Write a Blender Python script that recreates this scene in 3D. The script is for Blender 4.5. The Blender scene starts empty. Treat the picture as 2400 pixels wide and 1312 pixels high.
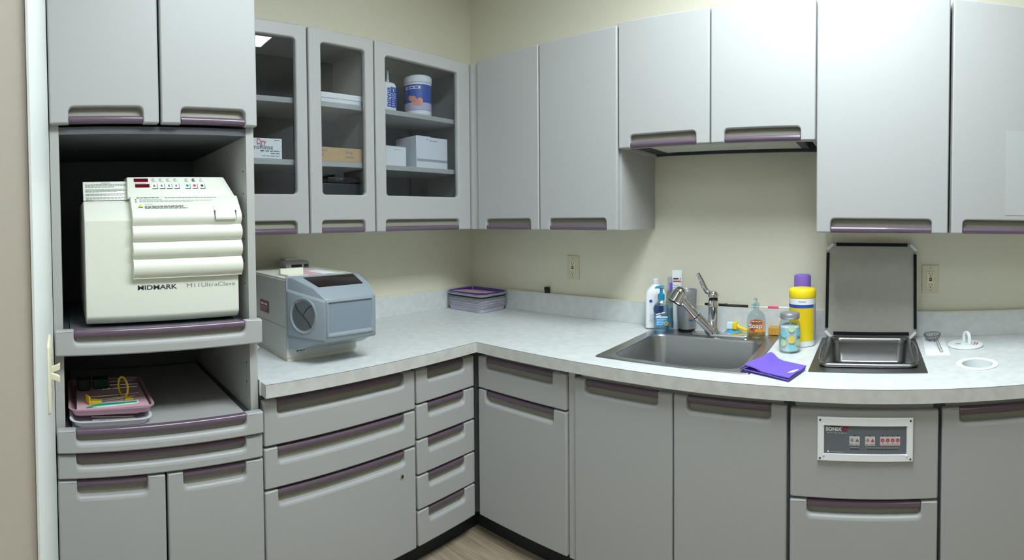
import bpy, bmesh, math, random
from mathutils import Vector, Matrix
random.seed(4)
PI = math.pi
scene = bpy.context.scene
COL = scene.collection

# ------------------------------------------------------------------ camera
# The photograph is a swept phone panorama (straight verticals, bowed horizontals):
# a cylindrical panoramic camera standing in the room.
CAM = Vector((2.16969, -2.20424, 1.31881))
YAW, PITCH, ROLL = 0.699851, -0.0245, 0.007942
FU, FV, V0 = 1205.966, 1223.018, 543.899
cd = bpy.data.cameras.new('camera')
cd.type = 'PANO'
cd.panorama_type = 'CENTRAL_CYLINDRICAL'
cd.central_cylindrical_range_u_min = -1200 / FU
cd.central_cylindrical_range_u_max = 1200 / FU
cd.central_cylindrical_range_v_min = -(1312 - V0) / FV
cd.central_cylindrical_range_v_max = V0 / FV
cd.central_cylindrical_radius = 1.0
cd.clip_start = 0.02
cam = bpy.data.objects.new('camera', cd)
COL.objects.link(cam)
_M = Matrix.Rotation(YAW, 3, 'Z') @ Matrix.Rotation(PITCH, 3, 'X') @ Matrix.Rotation(ROLL, 3, 'Y')
_r, _f, _u = _M.col[0], _M.col[1], _M.col[2]
cam.matrix_world = Matrix(((_r[0], _u[0], -_f[0], CAM[0]), (_r[1], _u[1], -_f[1], CAM[1]),
                           (_r[2], _u[2], -_f[2], CAM[2]), (0, 0, 0, 1)))
scene.camera = cam

# ------------------------------------------------------------------ world, exposure
w = bpy.data.worlds.new('room_world')
scene.world = w
w.use_nodes = True
w.node_tree.nodes['Background'].inputs[0].default_value = (0.9, 0.95, 1.0, 1)
w.node_tree.nodes['Background'].inputs[1].default_value = 0.05
vs = scene.view_settings
vs.view_transform = 'Standard'
vs.look = 'None'
vs.gamma = 1.0
vs.use_curve_mapping = False
vs.exposure = 0.0
scene.cycles.use_denoising = True
scene.cycles.max_bounces = 8
scene.cycles.diffuse_bounces = 4
scene.cycles.transparent_max_bounces = 12
LAMP_COLOR = (0.90, 1.0, 1.065)
LAMP_POWER = [27.5, 8.5]      # the second is an added light, kept weak so base doors stay dark
# ceiling troffers, the second added to brighten the return wall end: centre x, centre y, size x, size y
TROFFERS = [(1.97, -1.25, 0.6, 1.2), (2.75, -3.55, 0.6, 1.2)]

# ------------------------------------------------------------------ materials
def lin(c):
    return tuple(((v / 255) / 12.92 if v / 255 <= 0.04045 else ((v / 255 + 0.055) / 1.055) ** 2.4) for v in c)

MATS = {}
def mat(name, rgb, rough=0.5, metal=0.0, var=0.0, scale=60.0, bump=0.0, spec=0.5, trans=0.0, ior=1.45, coat=0.0, emit=0.0, alpha=1.0, stretch=None, rgb2=None, detail=3.0):
    m = bpy.data.materials.new(name)
    m.use_nodes = True
    nt = m.node_tree
    b = nt.nodes['Principled BSDF']
    b.inputs['Base Color'].default_value = (*lin(rgb), 1)
    b.inputs['Roughness'].default_value = rough
    b.inputs['Metallic'].default_value = metal
    b.inputs['IOR'].default_value = ior
    b.inputs['Specular IOR Level'].default_value = spec
    b.inputs['Transmission Weight'].default_value = trans
    b.inputs['Coat Weight'].default_value = coat
    b.inputs['Alpha'].default_value = alpha
    if emit:
        b.inputs['Emission Color'].default_value = (*lin(rgb), 1)
        b.inputs['Emission Strength'].default_value = emit
    if var or bump or rgb2:
        tc = nt.nodes.new('ShaderNodeTexCoord')
        mp = nt.nodes.new('ShaderNodeMapping')
        if stretch: mp.inputs['Scale'].default_value = stretch
        nz = nt.nodes.new('ShaderNodeTexNoise')
        nz.inputs['Scale'].default_value = scale
        nz.inputs['Detail'].default_value = detail
        nt.links.new(tc.outputs['Object'], mp.inputs[0])
        nt.links.new(mp.outputs[0], nz.inputs['Vector'])
        if var or rgb2:
            rp = nt.nodes.new('ShaderNodeValToRGB')
            c = lin(rgb)
            lo = lin(rgb2) if rgb2 else tuple(v * (1 - var) for v in c)
            hi = c if rgb2 else tuple(min(1, v * (1 + var)) for v in c)
            rp.color_ramp.elements[0].position = 0.32
            rp.color_ramp.elements[1].position = 0.68
            rp.color_ramp.elements[0].color = (*lo, 1)
            rp.color_ramp.elements[1].color = (*hi, 1)
            nt.links.new(nz.outputs['Fac'], rp.inputs[0])
            nt.links.new(rp.outputs[0], b.inputs['Base Color'])
        if bump:
            bp = nt.nodes.new('ShaderNodeBump')
            bp.inputs['Strength'].default_value = bump
            bp.inputs['Distance'].default_value = 0.002
            nt.links.new(nz.outputs['Fac'], bp.inputs['Height'])
            nt.links.new(bp.outputs[0], b.inputs['Normal'])
    MATS[name] = m
    return m

def glass_mat(name, tint, refl=1.0, rough=0.0):
    """thin clear sheet: lets light straight through, reflects by Fresnel"""
    m = bpy.data.materials.new(name)
    m.use_nodes = True
    nt = m.node_tree
    nt.nodes.clear()
    o = nt.nodes.new('ShaderNodeOutputMaterial')
    t = nt.nodes.new('ShaderNodeBsdfTransparent')
    t.inputs[0].default_value = (*lin(tint), 1)
    g = nt.nodes.new('ShaderNodeBsdfGlossy')
    g.inputs['Roughness'].default_value = rough
    g.inputs['Color'].default_value = (refl, refl, refl, 1)
    lw = nt.nodes.new('ShaderNodeLayerWeight')
    lw.inputs[0].default_value = 0.5
    pw = nt.nodes.new('ShaderNodeMath'); pw.operation = 'POWER'; pw.inputs[1].default_value = 4.0
    f = nt.nodes.new('ShaderNodeMath'); f.operation = 'MULTIPLY_ADD'; f.inputs[1].default_value = 0.85; f.inputs[2].default_value = 0.05
    nt.links.new(lw.outputs['Facing'], pw.inputs[0])
    nt.links.new(pw.outputs[0], f.inputs[0])
    mx = nt.nodes.new('ShaderNodeMixShader')
    nt.links.new(f.outputs[0], mx.inputs[0])
    nt.links.new(t.outputs[0], mx.inputs[1])
    nt.links.new(g.outputs[0], mx.inputs[2])
    nt.links.new(mx.outputs[0], o.inputs[0])
    MATS[name] = m
    return m

mat('laminate', (171, 172, 170), 0.42, var=0.015, scale=350, bump=0.04)
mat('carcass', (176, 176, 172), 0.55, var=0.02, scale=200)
mat('interior', (88, 91, 96), 0.6, var=0.02, scale=200)  # grey darkened to stand in for shade inside bays and cabinets
mat('recess', (138, 136, 122), 0.5, var=0.02, scale=200)  # taupe, darkened to stand in for shade inside the notch
mat('grip', (100, 83, 98), 0.25, coat=0.3, var=0.03, scale=300)
mat('wall', (224, 220, 200), 0.75, var=0.012, scale=90, bump=0.08)
mat('wall_tan', (198, 189, 176), 0.75, var=0.012, scale=90, bump=0.08)  # wall paint with shade put into the colour, for the return wall end
mat('trim_white', (226, 230, 226), 0.4, var=0.01)
mat('ceiling', (225, 225, 220), 0.9, var=0.03, scale=120, bump=0.2)
mat('counter', (218, 222, 221), 0.38, scale=28, rgb2=(206, 209, 207), detail=10)
mat('counter_edge', (204, 204, 198), 0.42, scale=28, rgb2=(190, 189, 183), detail=10)
mat('kick', (38, 40, 44), 0.6)
mat('wood', (176, 160, 138), 0.5, scale=9, rgb2=(140, 124, 104), stretch=(0.6, 9, 1), detail=6, bump=0.05)
mat('floor_sub', (70, 60, 50), 0.8)
mat('steel', (172, 173, 175), 0.30, metal=1.0, var=0.06, scale=40, stretch=(1, 60, 60))
mat('steel_dark', (134, 134, 134), 0.38, metal=1.0, var=0.08, scale=40, stretch=(60, 1, 60))
mat('lid_metal', (176, 174, 164), 0.5, metal=0.15, var=0.03, scale=30)
mat('chrome', (215, 215, 215), 0.07, metal=1.0)
mat('black', (16, 16, 18), 0.5)
mat('foam', (14, 15, 20), 0.85, var=0.2, scale=400)
mat('dark_grey', (60, 62, 66), 0.5)
mat('cream', (224, 226, 212), 0.35, var=0.008)
mat('cream_dark', (196, 198, 186), 0.4)
mat('ivory', (226, 220, 190), 0.4)
mat('outlet', (216, 208, 180), 0.4)
mat('ink', (45, 50, 55), 0.6)
mat('ink_grey', (110, 116, 118), 0.6)
mat('ink_light', (170, 176, 176), 0.6)
mat('white', (238, 240, 240), 0.4)
mat('white_soft', (230, 232, 236), 0.6)
mat('display_red', (92, 12, 30), 0.15, coat=0.5)
mat('red', (190, 50, 60), 0.5)
mat('pink_red', (196, 70, 100), 0.5)
mat('maroon', (110, 24, 44), 0.35)
mat('blue', (40, 80, 170), 0.4)
mat('sky_blue', (60, 160, 215), 0.35)
mat('teal', (20, 140, 175), 0.25, coat=0.3)
mat('hood', (140, 151, 158), 0.33, coat=0.15, var=0.02, scale=200)
mat('hood_panel', (128, 142, 154), 0.42)
mat('iris', (88, 94, 98), 0.7)
mat('amber_window', (30, 18, 20), 0.3)
mat('proc_body', (202, 204, 200), 0.45, var=0.01)
mat('proc_cream', (222, 222, 206), 0.4)
mat('grey_plastic', (128, 132, 134), 0.5)
mat('tray_white', (222, 222, 230), 0.3)
mat('tray_lilac', (190, 188, 206), 0.3)
mat('tray_grey', (172, 173, 178), 0.35)
mat('tray_black', (34, 34, 40), 0.35)
mat('tray_purple', (88, 64, 160), 0.3)
mat('tray_pink', (196, 156, 168), 0.35)
mat('paper_pink', (220, 176, 186), 0.8)
mat('paper', (236, 238, 242), 0.8)
mat('yellow', (246, 218, 20), 0.35)
mat('yellow_label', (232, 212, 26), 0.4, rgb2=(236, 200, 20), scale=8)
mat('yellow_plastic', (222, 190, 50), 0.4)
mat('green', (10, 165, 125), 0.5)
mat('dark_green', (16, 60, 48), 0.5)
mat('violet', (124, 96, 208), 0.45)
mat('violet_cap', (140, 110, 205), 0.35)
mat('glove', (116, 92, 200), 0.55, var=0.03, scale=60)
mat('orange', (232, 130, 70), 0.45)
mat('orange_bright', (245, 150, 30), 0.45)
mat('amber', (196, 150, 60), 0.6, var=0.15, scale=120)
mat('tumbler', (158, 160, 162), 0.35, metal=0.4)
mat('logo_orange', (190, 120, 70), 0.5)
mat('logo_teal', (40, 110, 130), 0.5)
mat('silver_lid', (176, 180, 184), 0.35, metal=0.7)
mat('dot_yellow', (224, 200, 90), 0.5)
mat('dot_green', (190, 220, 170), 0.5)
mat('dot_teal', (130, 205, 210), 0.5)
mat('cotton', (224, 236, 238), 0.8)
mat('pink', (235, 90, 140), 0.4)
mat('cardboard', (196, 164, 120), 0.75, var=0.04, scale=40)
mat('skin_print', (226, 150, 125), 0.5)
mat('panel_grey', (104, 110, 116), 0.35)
mat('panel_pad', (205, 200, 196), 0.4)
mat('mesh_wire', (120, 124, 124), 0.4, metal=0.8)
mat('smoke_cup', (70, 74, 80), 0.2, trans=0.3)
mat('note', (176, 180, 178), 0.35)
mat('plug_white', (240, 246, 246), 0.3)
glass_mat('pane', (226, 230, 234))
glass_mat('gel', (222, 240, 248))
glass_mat('soap_liquid', (236, 216, 176))
mat('steel_pan', (146, 147, 149), 0.26, metal=1.0, var=0.05, scale=40, stretch=(1, 60, 60))
glass_mat('clear', (232, 240, 242))
for _k, _p in enumerate(LAMP_POWER):
    m_emit = bpy.data.materials.new('lamp_diffuser')
    m_emit.use_nodes = True
    _b = m_emit.node_tree.nodes['Principled BSDF']
    _b.inputs['Base Color'].default_value = (0.9, 0.9, 0.9, 1)
    _b.inputs['Emission Color'].default_value = (*LAMP_COLOR, 1)
    _b.inputs['Emission Strength'].default_value = _p
    MATS['lamp_diffuser_%d' % _k] = m_emit

# ------------------------------------------------------------------ object helpers
ORG = {}
def tag(o, label=None, cat=None, group=None, kind=None):
    if label: o['label'] = label
    if cat: o['category'] = cat
    if group: o['group'] = group
    if kind: o['kind'] = kind
    return o

def thing(name, label, cat, loc, group=None):
    o = bpy.data.objects.new(name, None)
    o.empty_display_size = 0.05
    COL.objects.link(o)
    o.location = loc
    ORG[o.name] = Vector(loc)
    return tag(o, label, cat, group)

class G:
    def __init__(self):
        self.v, self.f = [], []
    def add(self, vs, fs, M=None):
        n = len(self.v)
        for p in vs:
            p = Vector(p)
            self.v.append(M @ p if M else p)
        for f in fs: self.f.append(tuple(i + n for i in f))
        return self
    def box(self, x0, x1, y0, y1, z0, z1, M=None):
        x0, x1 = min(x0, x1), max(x0, x1); y0, y1 = min(y0, y1), max(y0, y1); z0, z1 = min(z0, z1), max(z0, z1)
        v = [(x0, y0, z0), (x1, y0, z0), (x1, y1, z0), (x0, y1, z0), (x0, y0, z1), (x1, y0, z1), (x1, y1, z1), (x0, y1, z1)]
        return self.add(v, [(0, 3, 2, 1), (4, 5, 6, 7), (0, 1, 5, 4), (1, 2, 6, 5), (2, 3, 7, 6), (3, 0, 4, 7)], M)
    def loft(self, rings, closed=True, caps=True, M=None):
        n = len(rings[0]); vs = []; fs = []
        for r in rings: vs += list(r)
        for k in range(len(rings) - 1):
            for i in range(n if closed else n - 1):
                j = (i + 1) % n
                fs.append((k * n + i, k * n + j, (k + 1) * n + j, (k + 1) * n + i))
        if caps and closed:
            fs.append(tuple(reversed(range(n)))); fs.append(tuple((len(rings) - 1) * n + i for i in range(n)))
        return self.add(vs, fs, M)
    def lathe(self, prof, c=(0, 0, 0), n=28, M=None):
        """prof: (r,z) from bottom to top"""
        rings = []
        for r, z in prof:
            rings.append([(c[0] + max(r, 1e-5) * math.cos(2 * PI * i / n), c[1] + max(r, 1e-5) * math.sin(2 * PI * i / n), c[2] + z) for i in range(n)])
        return self.loft(rings, True, True, M)
    def tube(self, pts, r, n=8, caps=True):
        pts = [Vector(p) for p in pts]
        rs = r if isinstance(r, (list, tuple)) else [r] * len(pts)
        rings = []; up = None
        for i, p in enumerate(pts):
            t = (pts[min(i + 1, len(pts) - 1)] - pts[max(i - 1, 0)]).normalized()
            if up is None: up = Vector((0, 0, 1)) if abs(t.z) < .9 else Vector((1, 0, 0))
            a = t.cross(up).normalized(); b = a.cross(t).normalized(); up = b
            rings.append([p + rs[i] * (math.cos(2 * PI * k / n) * a + math.sin(2 * PI * k / n) * b) for k in range(n)])
        return self.loft(rings, True, caps)
    def build(self, name, m, parent=None, bevel=0, seg=2, smooth=True, angle=35, origin=None):
        me = bpy.data.meshes.new(name)
        if parent is not None: org = ORG[parent.name]
        elif origin is not None: org = Vector(origin)
        else:
            xs = [p.x for p in self.v]; ys = [p.y for p in self.v]; zs = [p.z for p in self.v]
            org = Vector(((min(xs) + max(xs)) / 2, (min(ys) + max(ys)) / 2, min(zs)))
        me.from_pydata([tuple(p - org) for p in self.v], [], self.f)
        bm = bmesh.new(); bm.from_mesh(me)
        bmesh.ops.recalc_face_normals(bm, faces=bm.faces)
        if bevel:
            es = [e for e in bm.edges if len(e.link_faces) == 2 and e.calc_face_angle(0) > 0.5]
            bmesh.ops.bevel(bm, geom=es, offset=bevel, segments=seg, profile=0.5, affect='EDGES', clamp_overlap=True)
        bm.to_mesh(me); bm.free()
        return finish(name, me, m, parent, org, smooth, angle, flat=bool(bevel))

def finish(name, me, m, parent, org, smooth=True, angle=35, flat=False):
    me.materials.append(MATS[m] if isinstance(m, str) else m)
    if smooth:
        me.polygons.foreach_set('use_smooth', [True] * len(me.polygons))
        me.set_sharp_from_angle(angle=math.radians(angle))
        if flat:
            for pl in me.polygons:
                if max(abs(c) for c in pl.normal) > 0.99995: pl.use_smooth = False
    o = bpy.data.objects.new(name, me)
    COL.objects.link(o)
    if parent is not None:
        o.parent = parent
    else:
        o.location = org
    ORG[o.name] = Vector(org)
    return o

def box(name, m, parent, x0, x1, y0, y1, z0, z1, bevel=0.0):
    return G().box(x0, x1, y0, y1, z0, z1).build(name, m, parent, bevel=bevel)

def struct(o):
    o['kind'] = 'structure'
    return o

def rrect(x0, x1, y0, y1, r, n=5):
    pts = []
    for cx, cy, a in ((x1 - r, y0 + r, -PI / 2), (x1 - r, y1 - r, 0), (x0 + r, y1 - r, PI / 2), (x0 + r, y0 + r, PI)):
        for k in range(n + 1):
            t = a + PI / 2 * k / n
            pts.append((cx + r * math.cos(t), cy + r * math.sin(t)))
    return pts

def round_poly(cs, n=4):
    """cs: list of (x,y,r) corners, CCW -> rounded outline"""
    out = []
    N = len(cs)
    for i, (x, y, r) in enumerate(cs):
        p = Vector((x, y)); a = Vector(cs[i - 1][:2]); b = Vector(cs[(i + 1) % N][:2])
        if r <= 0: out.append((x, y)); continue
        u = (a - p).normalized(); w_ = (b - p).normalized()
        ang = math.acos(max(-1, min(1, u.dot(w_))))
        d = r / math.tan(ang / 2)
        bis = (u + w_).normalized(); c = p + bis * (r / math.sin(ang / 2))
        s = p + u * d - c; e = p + w_ * d - c
        a0 = math.atan2(s.y, s.x); a1 = math.atan2(e.y, e.x)
        da = (a1 - a0 + PI) % (2 * PI) - PI
        for k in range(n + 1):
            t = a0 + da * k / n
            out.append((c.x + r * math.cos(t), c.y + r * math.sin(t)))
    return out

def offset_poly(P, dist):
    """move each edge inward (left side of a CCW loop) by dist(edge midpoint, direction)"""
    N = len(P); L = []
    for i in range(N):
        a = Vector(P[i]); b = Vector(P[(i + 1) % N]); t = (b - a).normalized(); nrm = Vector((-t.y, t.x))
        L.append((a + nrm * dist((a + b) / 2, t), t, nrm, dist((a + b) / 2, t)))
    out = []
    for i in range(N):
        p0, t0, n0, d0 = L[i - 1]; p1, t1, n1, d1 = L[i]
        det = t0.x * t1.y - t0.y * t1.x
        if abs(det) < 0.05:
            q = Vector(P[i]) + (n0 * d0 + n1 * d1) / 2
        else:
            k = ((p1.x - p0.x) * t1.y - (p1.y - p0.y) * t1.x) / det
            q = p0 + t0 * k
        out.append((q.x, q.y))
    return out

def frame_map(kind, front, T):
    if kind == 'back':  return lambda a, b, c: (a, front + (T - c), b)
    return lambda a, b, c: (front - (T - c), a, b)

T = 0.024
def door(parent, kind, front, a0, a1, b0, b1, notch=None, side='top', window=None, name='door', m='laminate', nd=0.047, grip_label=None):
    """a slab front with softened edges; notch cut into its top or bottom edge, holding a purple grip bar"""
    F = frame_map(kind, front, T)
    rc = 0.006
    lipw = 0.012 if side == 'top' else 0.005
    if notch and side == 'top':
        n0, n1 = notch
        cs = [(a0, b0, rc), (a1, b0, rc), (a1, b1, rc), (n1, b1, 0.003), (n1, b1 - nd, 0.014), (n0, b1 - nd, 0.014), (n0, b1, 0.003), (a0, b1, rc)]
    elif notch:
        n0, n1 = notch
        cs = [(a0, b0, rc), (n0, b0, 0.003), (n0, b0 + nd, 0.014), (n1, b0 + nd, 0.014), (n1, b0, 0.003), (a1, b0, rc), (a1, b1, rc), (a0, b1, rc)]
    else:
        cs = [(a0, b0, rc), (a1, b0, rc), (a1, b1, rc), (a0, b1, rc)]
    P = round_poly(cs)
    def dist(q, t):
        if notch and n0 - .002 < q.x < n1 + .002 and ((side == 'top' and q.y < b1 - .006) or (side == 'bottom' and q.y > b0 + .006)) and b1 - q.y < nd + .02 * (side == 'top') + 9 * (side == 'bottom') and (side == 'top' or q.y - b0 < nd + .02):
            if q.y - b0 > 0.0015:
                return 0.004 + (lipw - 0.004) * abs(t.x)
        return 0.005
    bz = 0.008
    bm = bmesh.new()
    def ring(pts, c): return [bm.verts.new(F(x, y, c)) for x, y in pts]
    def skin(r0, r1):
        n = len(r0)
        for i in range(n):
            j = (i + 1) % n
            bm.faces.new((r0[i], r0[j], r1[j], r1[i]))
    def loops(P, dist, inward=True):
        rs = [ring(P, 0), ring(P, T - bz)]
        for ang in (30, 60, 90):
            a = math.radians(ang)
            rs.append(ring(offset_poly(P, lambda q, t: dist(q, t) * (1 - math.cos(a))), T - bz + bz * math.sin(a)))
        for k in range(len(rs) - 1): skin(rs[k], rs[k + 1])
        return rs[0], rs[-1]
    sets = [loops(P, dist)]
    if window:
        wa0, wa1, wb0, wb1 = window
        H = list(reversed(rrect(wa0, wa1, wb0, wb1, 0.014)))
        sets.append(loops(H, lambda q, t: 0.005))
    for k in (0, 1):
        es = []
        for s in sets:
            r = s[k]
            for i in range(len(r)):
                e = bm.edges.get((r[i], r[(i + 1) % len(r)]))
                es.append(e)
        bmesh.ops.triangle_fill(bm, use_beauty=True, edges=es)
    bmesh.ops.recalc_face_normals(bm, faces=bm.faces)
    me = bpy.data.meshes.new(name)
    org = ORG[parent.name]
    for v in bm.verts: v.co -= org
    bm.to_mesh(me); bm.free()
    d = finish(name, me, m, parent, org, flat=True)
    if notch:
        g = G()
        if side == 'top':
            g.add([F(x, y, c) for x in (n0, n1) for y, c in ((b1 - nd - .004, .0), (b1 - .002, .0), (b1 - .002, .003), (b1 - nd - .004, .003))],
                  [(0, 1, 5, 4), (1, 2, 6, 5), (2, 3, 7, 6), (3, 0, 4, 7), (0, 3, 2, 1), (4, 5, 6, 7)])
            yc = b1 - .0122
        else:
            g.add([F(x, y, c) for x in (n0, n1) for y, c in ((b0 + nd + .004, .0), (b0 + .002, .0), (b0 + .002, .004), (b0 + nd - .002, .004))],
                  [(0, 1, 5, 4), (1, 2, 6, 5), (2, 3, 7, 6), (3, 0, 4, 7), (0, 3, 2, 1), (4, 5, 6, 7)])
            yc = b0 + .0122
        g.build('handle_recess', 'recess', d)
        pr = []
        hh = 0.0115
        for k in range(11):
            a = -PI / 2 + PI * k / 10
            pr.append((yc + hh * math.sin(a), T - .018 + (.0125 if side == 'top' else .0165) * math.cos(a) ** .7 if abs(a) < 1.56 else T - .018))
        gg = G()
        gg.loft([[F(x, y, c) for y, c in pr] for x in (n0 + .0012, n1 - .0012)])
        tag(gg.build('grip', 'grip', d), grip_label)
    if window:
        wa0, wa1, wb0, wb1 = window
        g = G()
        q = [F(wa0 - .006, wb0 - .006, .006), F(wa1 + .006, wb0 - .006, .006), F(wa1 + .006, wb1 + .006, .006), F(wa0 - .006, wb1 + .006, .006)]
        g.add(q, [(0, 1, 2, 3)])
        tag(g.build('glass_pane', 'pane', d, smooth=False), 'clear glass pane')
    return d

DG = None
def text(s, m, parent, origin, right, up, size, sx=1.0, align='LEFT', bend=None, name='lettering', lift=0.0006, bold=0.0, shear=0.0):
    cu = bpy.data.curves.new('t', 'FONT')
    cu.body = s; cu.size = size; cu.align_x = align; cu.offset = bold; cu.shear = shear
    cu.resolution_u = 3
    o = bpy.data.objects.new('t', cu)
    COL.objects.link(o)
    me = bpy.data.meshes.new_from_object(o.evaluated_get(bpy.context.evaluated_depsgraph_get()))
    bpy.data.objects.remove(o)
    me.name = name
    org = ORG[parent.name]
    R_, U_ = Vector(right).normalized(), Vector(up).normalized()
    N_ = R_.cross(U_)
    for v in me.vertices:
        x, y = v.co.x * sx, v.co.y
        if bend:
            (cx, cy), r, a0, z0 = bend
            a = a0 + x / r
            p = Vector((cx + (r + lift) * math.cos(a), cy + (r + lift) * math.sin(a), z0 + y))
        else:
            p = Vector(origin) + R_ * x + U_ * y + N_ * lift
        v.co = p - org
    return finish(name, me, m, parent, org, smooth=False)

def quad(name, m, parent, origin, right, up, w_, h, lift=0.0005, th=0.0):
    R_, U_ = Vector(right).normalized(), Vector(up).normalized(); N_ = R_.cross(U_); o = Vector(origin) + N_ * lift
    g = G()
    if th:
        a = [o, o + R_ * w_, o + R_ * w_ + U_ * h, o + U_ * h]
        g.loft([[p for p in a], [p + N_ * th for p in a]])
    else:
        g.add([o, o + R_ * w_, o + R_ * w_ + U_ * h, o + U_ * h], [(0, 1, 2, 3)])
    return g.build(name, m, parent, smooth=False)

def fine_print(m, parent, origin, right, up, lines, lh, th, name='fine_print', lift=0.0006):
    """rows of word-length strokes where print is too small to read; lines: list of (x0, x1)"""
    R_, U_ = Vector(right).normalized(), Vector(up).normalized(); N_ = R_.cross(U_)
    g = G(); rnd = random.Random(7)
    for k, (x0, x1) in enumerate(lines):
        x = x0
        while x < x1:
            wl = min(rnd.uniform(2.5, 7) * th, x1 - x)
            o = Vector(origin) + R_ * x - U_ * (k * lh) + N_ * lift
            g.add([o, o + R_ * wl, o + R_ * wl + U_ * th, o + U_ * th], [(0, 1, 2, 3)])
            x += wl + th * 0.9
    o = g.build(name, m, parent, smooth=False)
    o['kind'] = 'stuff'
    return o

def cyl_patch(name, m, parent, c, r, z0, z1, a0, a1, n=14, lift=0.0006, r1=None):
    g = G(); vs = []
    r1 = r if r1 is None else r1
    for k in range(n + 1):
        a = a0 + (a1 - a0) * k / n
        for z, rr in ((z0, r), (z1, r1)):
            vs.append((c[0] + (rr + lift) * math.cos(a), c[1] + (rr + lift) * math.sin(a), z))
    g.add(vs, [(2 * k, 2 * k + 2, 2 * k + 3, 2 * k + 1) for k in range(n)])
    return g.build(name, m, parent)

def disc(name, m, parent, c, right, up, r, n=16, lift=0.0006, ry=None):
    R_, U_ = Vector(right).normalized(), Vector(up).normalized(); N_ = R_.cross(U_)
    g = G(); o = Vector(c) + N_ * lift; ry = ry or r
    g.add([o + R_ * r * math.cos(2 * PI * k / n) + U_ * ry * math.sin(2 * PI * k / n) for k in range(n)], [tuple(range(n))])
    return g.build(name, m, parent, smooth=False)

X3, Y3, Z3 = (1, 0, 0), (0, 1, 0), (0, 0, 1)
def face_cam(x, y): return math.atan2(CAM.y - y, CAM.x - x)

# ------------------------------------------------------------------ key levels (metres)
ZC = 0.8273          # countertop surface
YB, XL = -0.6736, 0.681      # front planes of base doors (back run, left run)
YC, XC = -0.7065, 0.714      # countertop front edges
YU, XU = -0.3605, 0.3395     # front planes of wall-cabinet doors
ZUB, ZUT = 1.271, 2.088      # wall cabinets
XT = 0.69                    # tall cabinet door front plane
RX, NY, CZ = 4.6, -5.6, 2.70 # room: right wall, near wall, ceiling

# ================================================================== SETTING
fl = struct(box('floor', 'floor_sub', None, -0.1, RX + .1, NY - .1, 0.1, -0.1, -0.004))
def plank_mesh(L, W):
    g = G().box(0, L, 0, W, 0, 0.004)
    me = bpy.data.meshes.new('plank')
    me.from_pydata([tuple(v) for v in g.v], [], g.f)
    me.materials.append(MATS['wood'])
    return me
PLM = [plank_mesh(1.2 - .0015, .15 - .0015) for _ in range(1)]
PCUT = {}
for j in range(38):
    y0 = NY + j * .15
    off = [0, .43, .81, .2, .64][j % 5]
    x = -off
    while x < RX:
        xa, xb = max(x, 0), min(x + 1.2, RX)
        if xb - xa > .02:
            L = round(xb - xa, 3)
            Wd = min(.15, -y0)
            key = (L, round(Wd, 3))
            if key not in PCUT: PCUT[key] = plank_mesh(L - .0015, Wd - .0015)
            o = bpy.data.objects.new('plank', PCUT[key])
            COL.objects.link(o); o.parent = fl
            o.location = Vector((xa, y0, -0.004)) - ORG[fl.name]
            ORG[o.name] = Vector((xa, y0, 0))
        x += 1.2
struct(box('wall_back', 'wall', None, -0.1, RX + .1, 0, 0.1, 0, CZ))
struct(box('wall_left', 'wall', None, -0.1, 0, NY, 0, 0, CZ))
struct(box('wall_right', 'wall', None, RX, RX + .1, NY, 0, 0, CZ))
struct(box('wall_near', 'wall', None, -0.1, RX + .1, NY - .1, NY, 0, CZ))
struct(box('ceiling', 'ceiling', None, -0.1, RX + .1, NY - .1, 0.1, CZ, CZ + .1))
# short return wall beside the tall cabinet: end in wall paint darkened for shade, white panelled face
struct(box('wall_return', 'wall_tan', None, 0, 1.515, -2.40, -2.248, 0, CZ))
tr = struct(G().loft([[(x, y, z) for x, y in [(0.0, -2.2475), (1.515, -2.2475), (1.519, -2.2465), (1.519, -2.2435), (1.513, -2.242), (0.0, -2.242)]] for z in (0, CZ)]).build('trim_1', 'trim_white', None))

# ceiling troffers; the second is an added light
for k, (x, y, sx, sy) in enumerate(TROFFERS):
    t = thing('ceiling_light', ['recessed fluorescent ceiling panel nearest the sink counter', 'recessed fluorescent ceiling panel near the entrance side'][k], 'ceiling light', (x, y, CZ - .012))
    g = G()
    for a in ((x - sx / 2 - .03, x + sx / 2 + .03, y - sy / 2 - .03, y - sy / 2), (x - sx / 2 - .03, x + sx / 2 + .03, y + sy / 2, y + sy / 2 + .03),
              (x - sx / 2 - .03, x - sx / 2, y - sy / 2, y + sy / 2), (x + sx / 2, x + sx / 2 + .03, y - sy / 2, y + sy / 2)):
        g.box(*a, CZ - .012, CZ - .0005)
    g.build('frame', 'trim_white', t)
    box('diffuser', 'lamp_diffuser_%d' % k, t, x - sx / 2, x + sx / 2, y - sy / 2, y + sy / 2, CZ - .008, CZ - .001)

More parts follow.
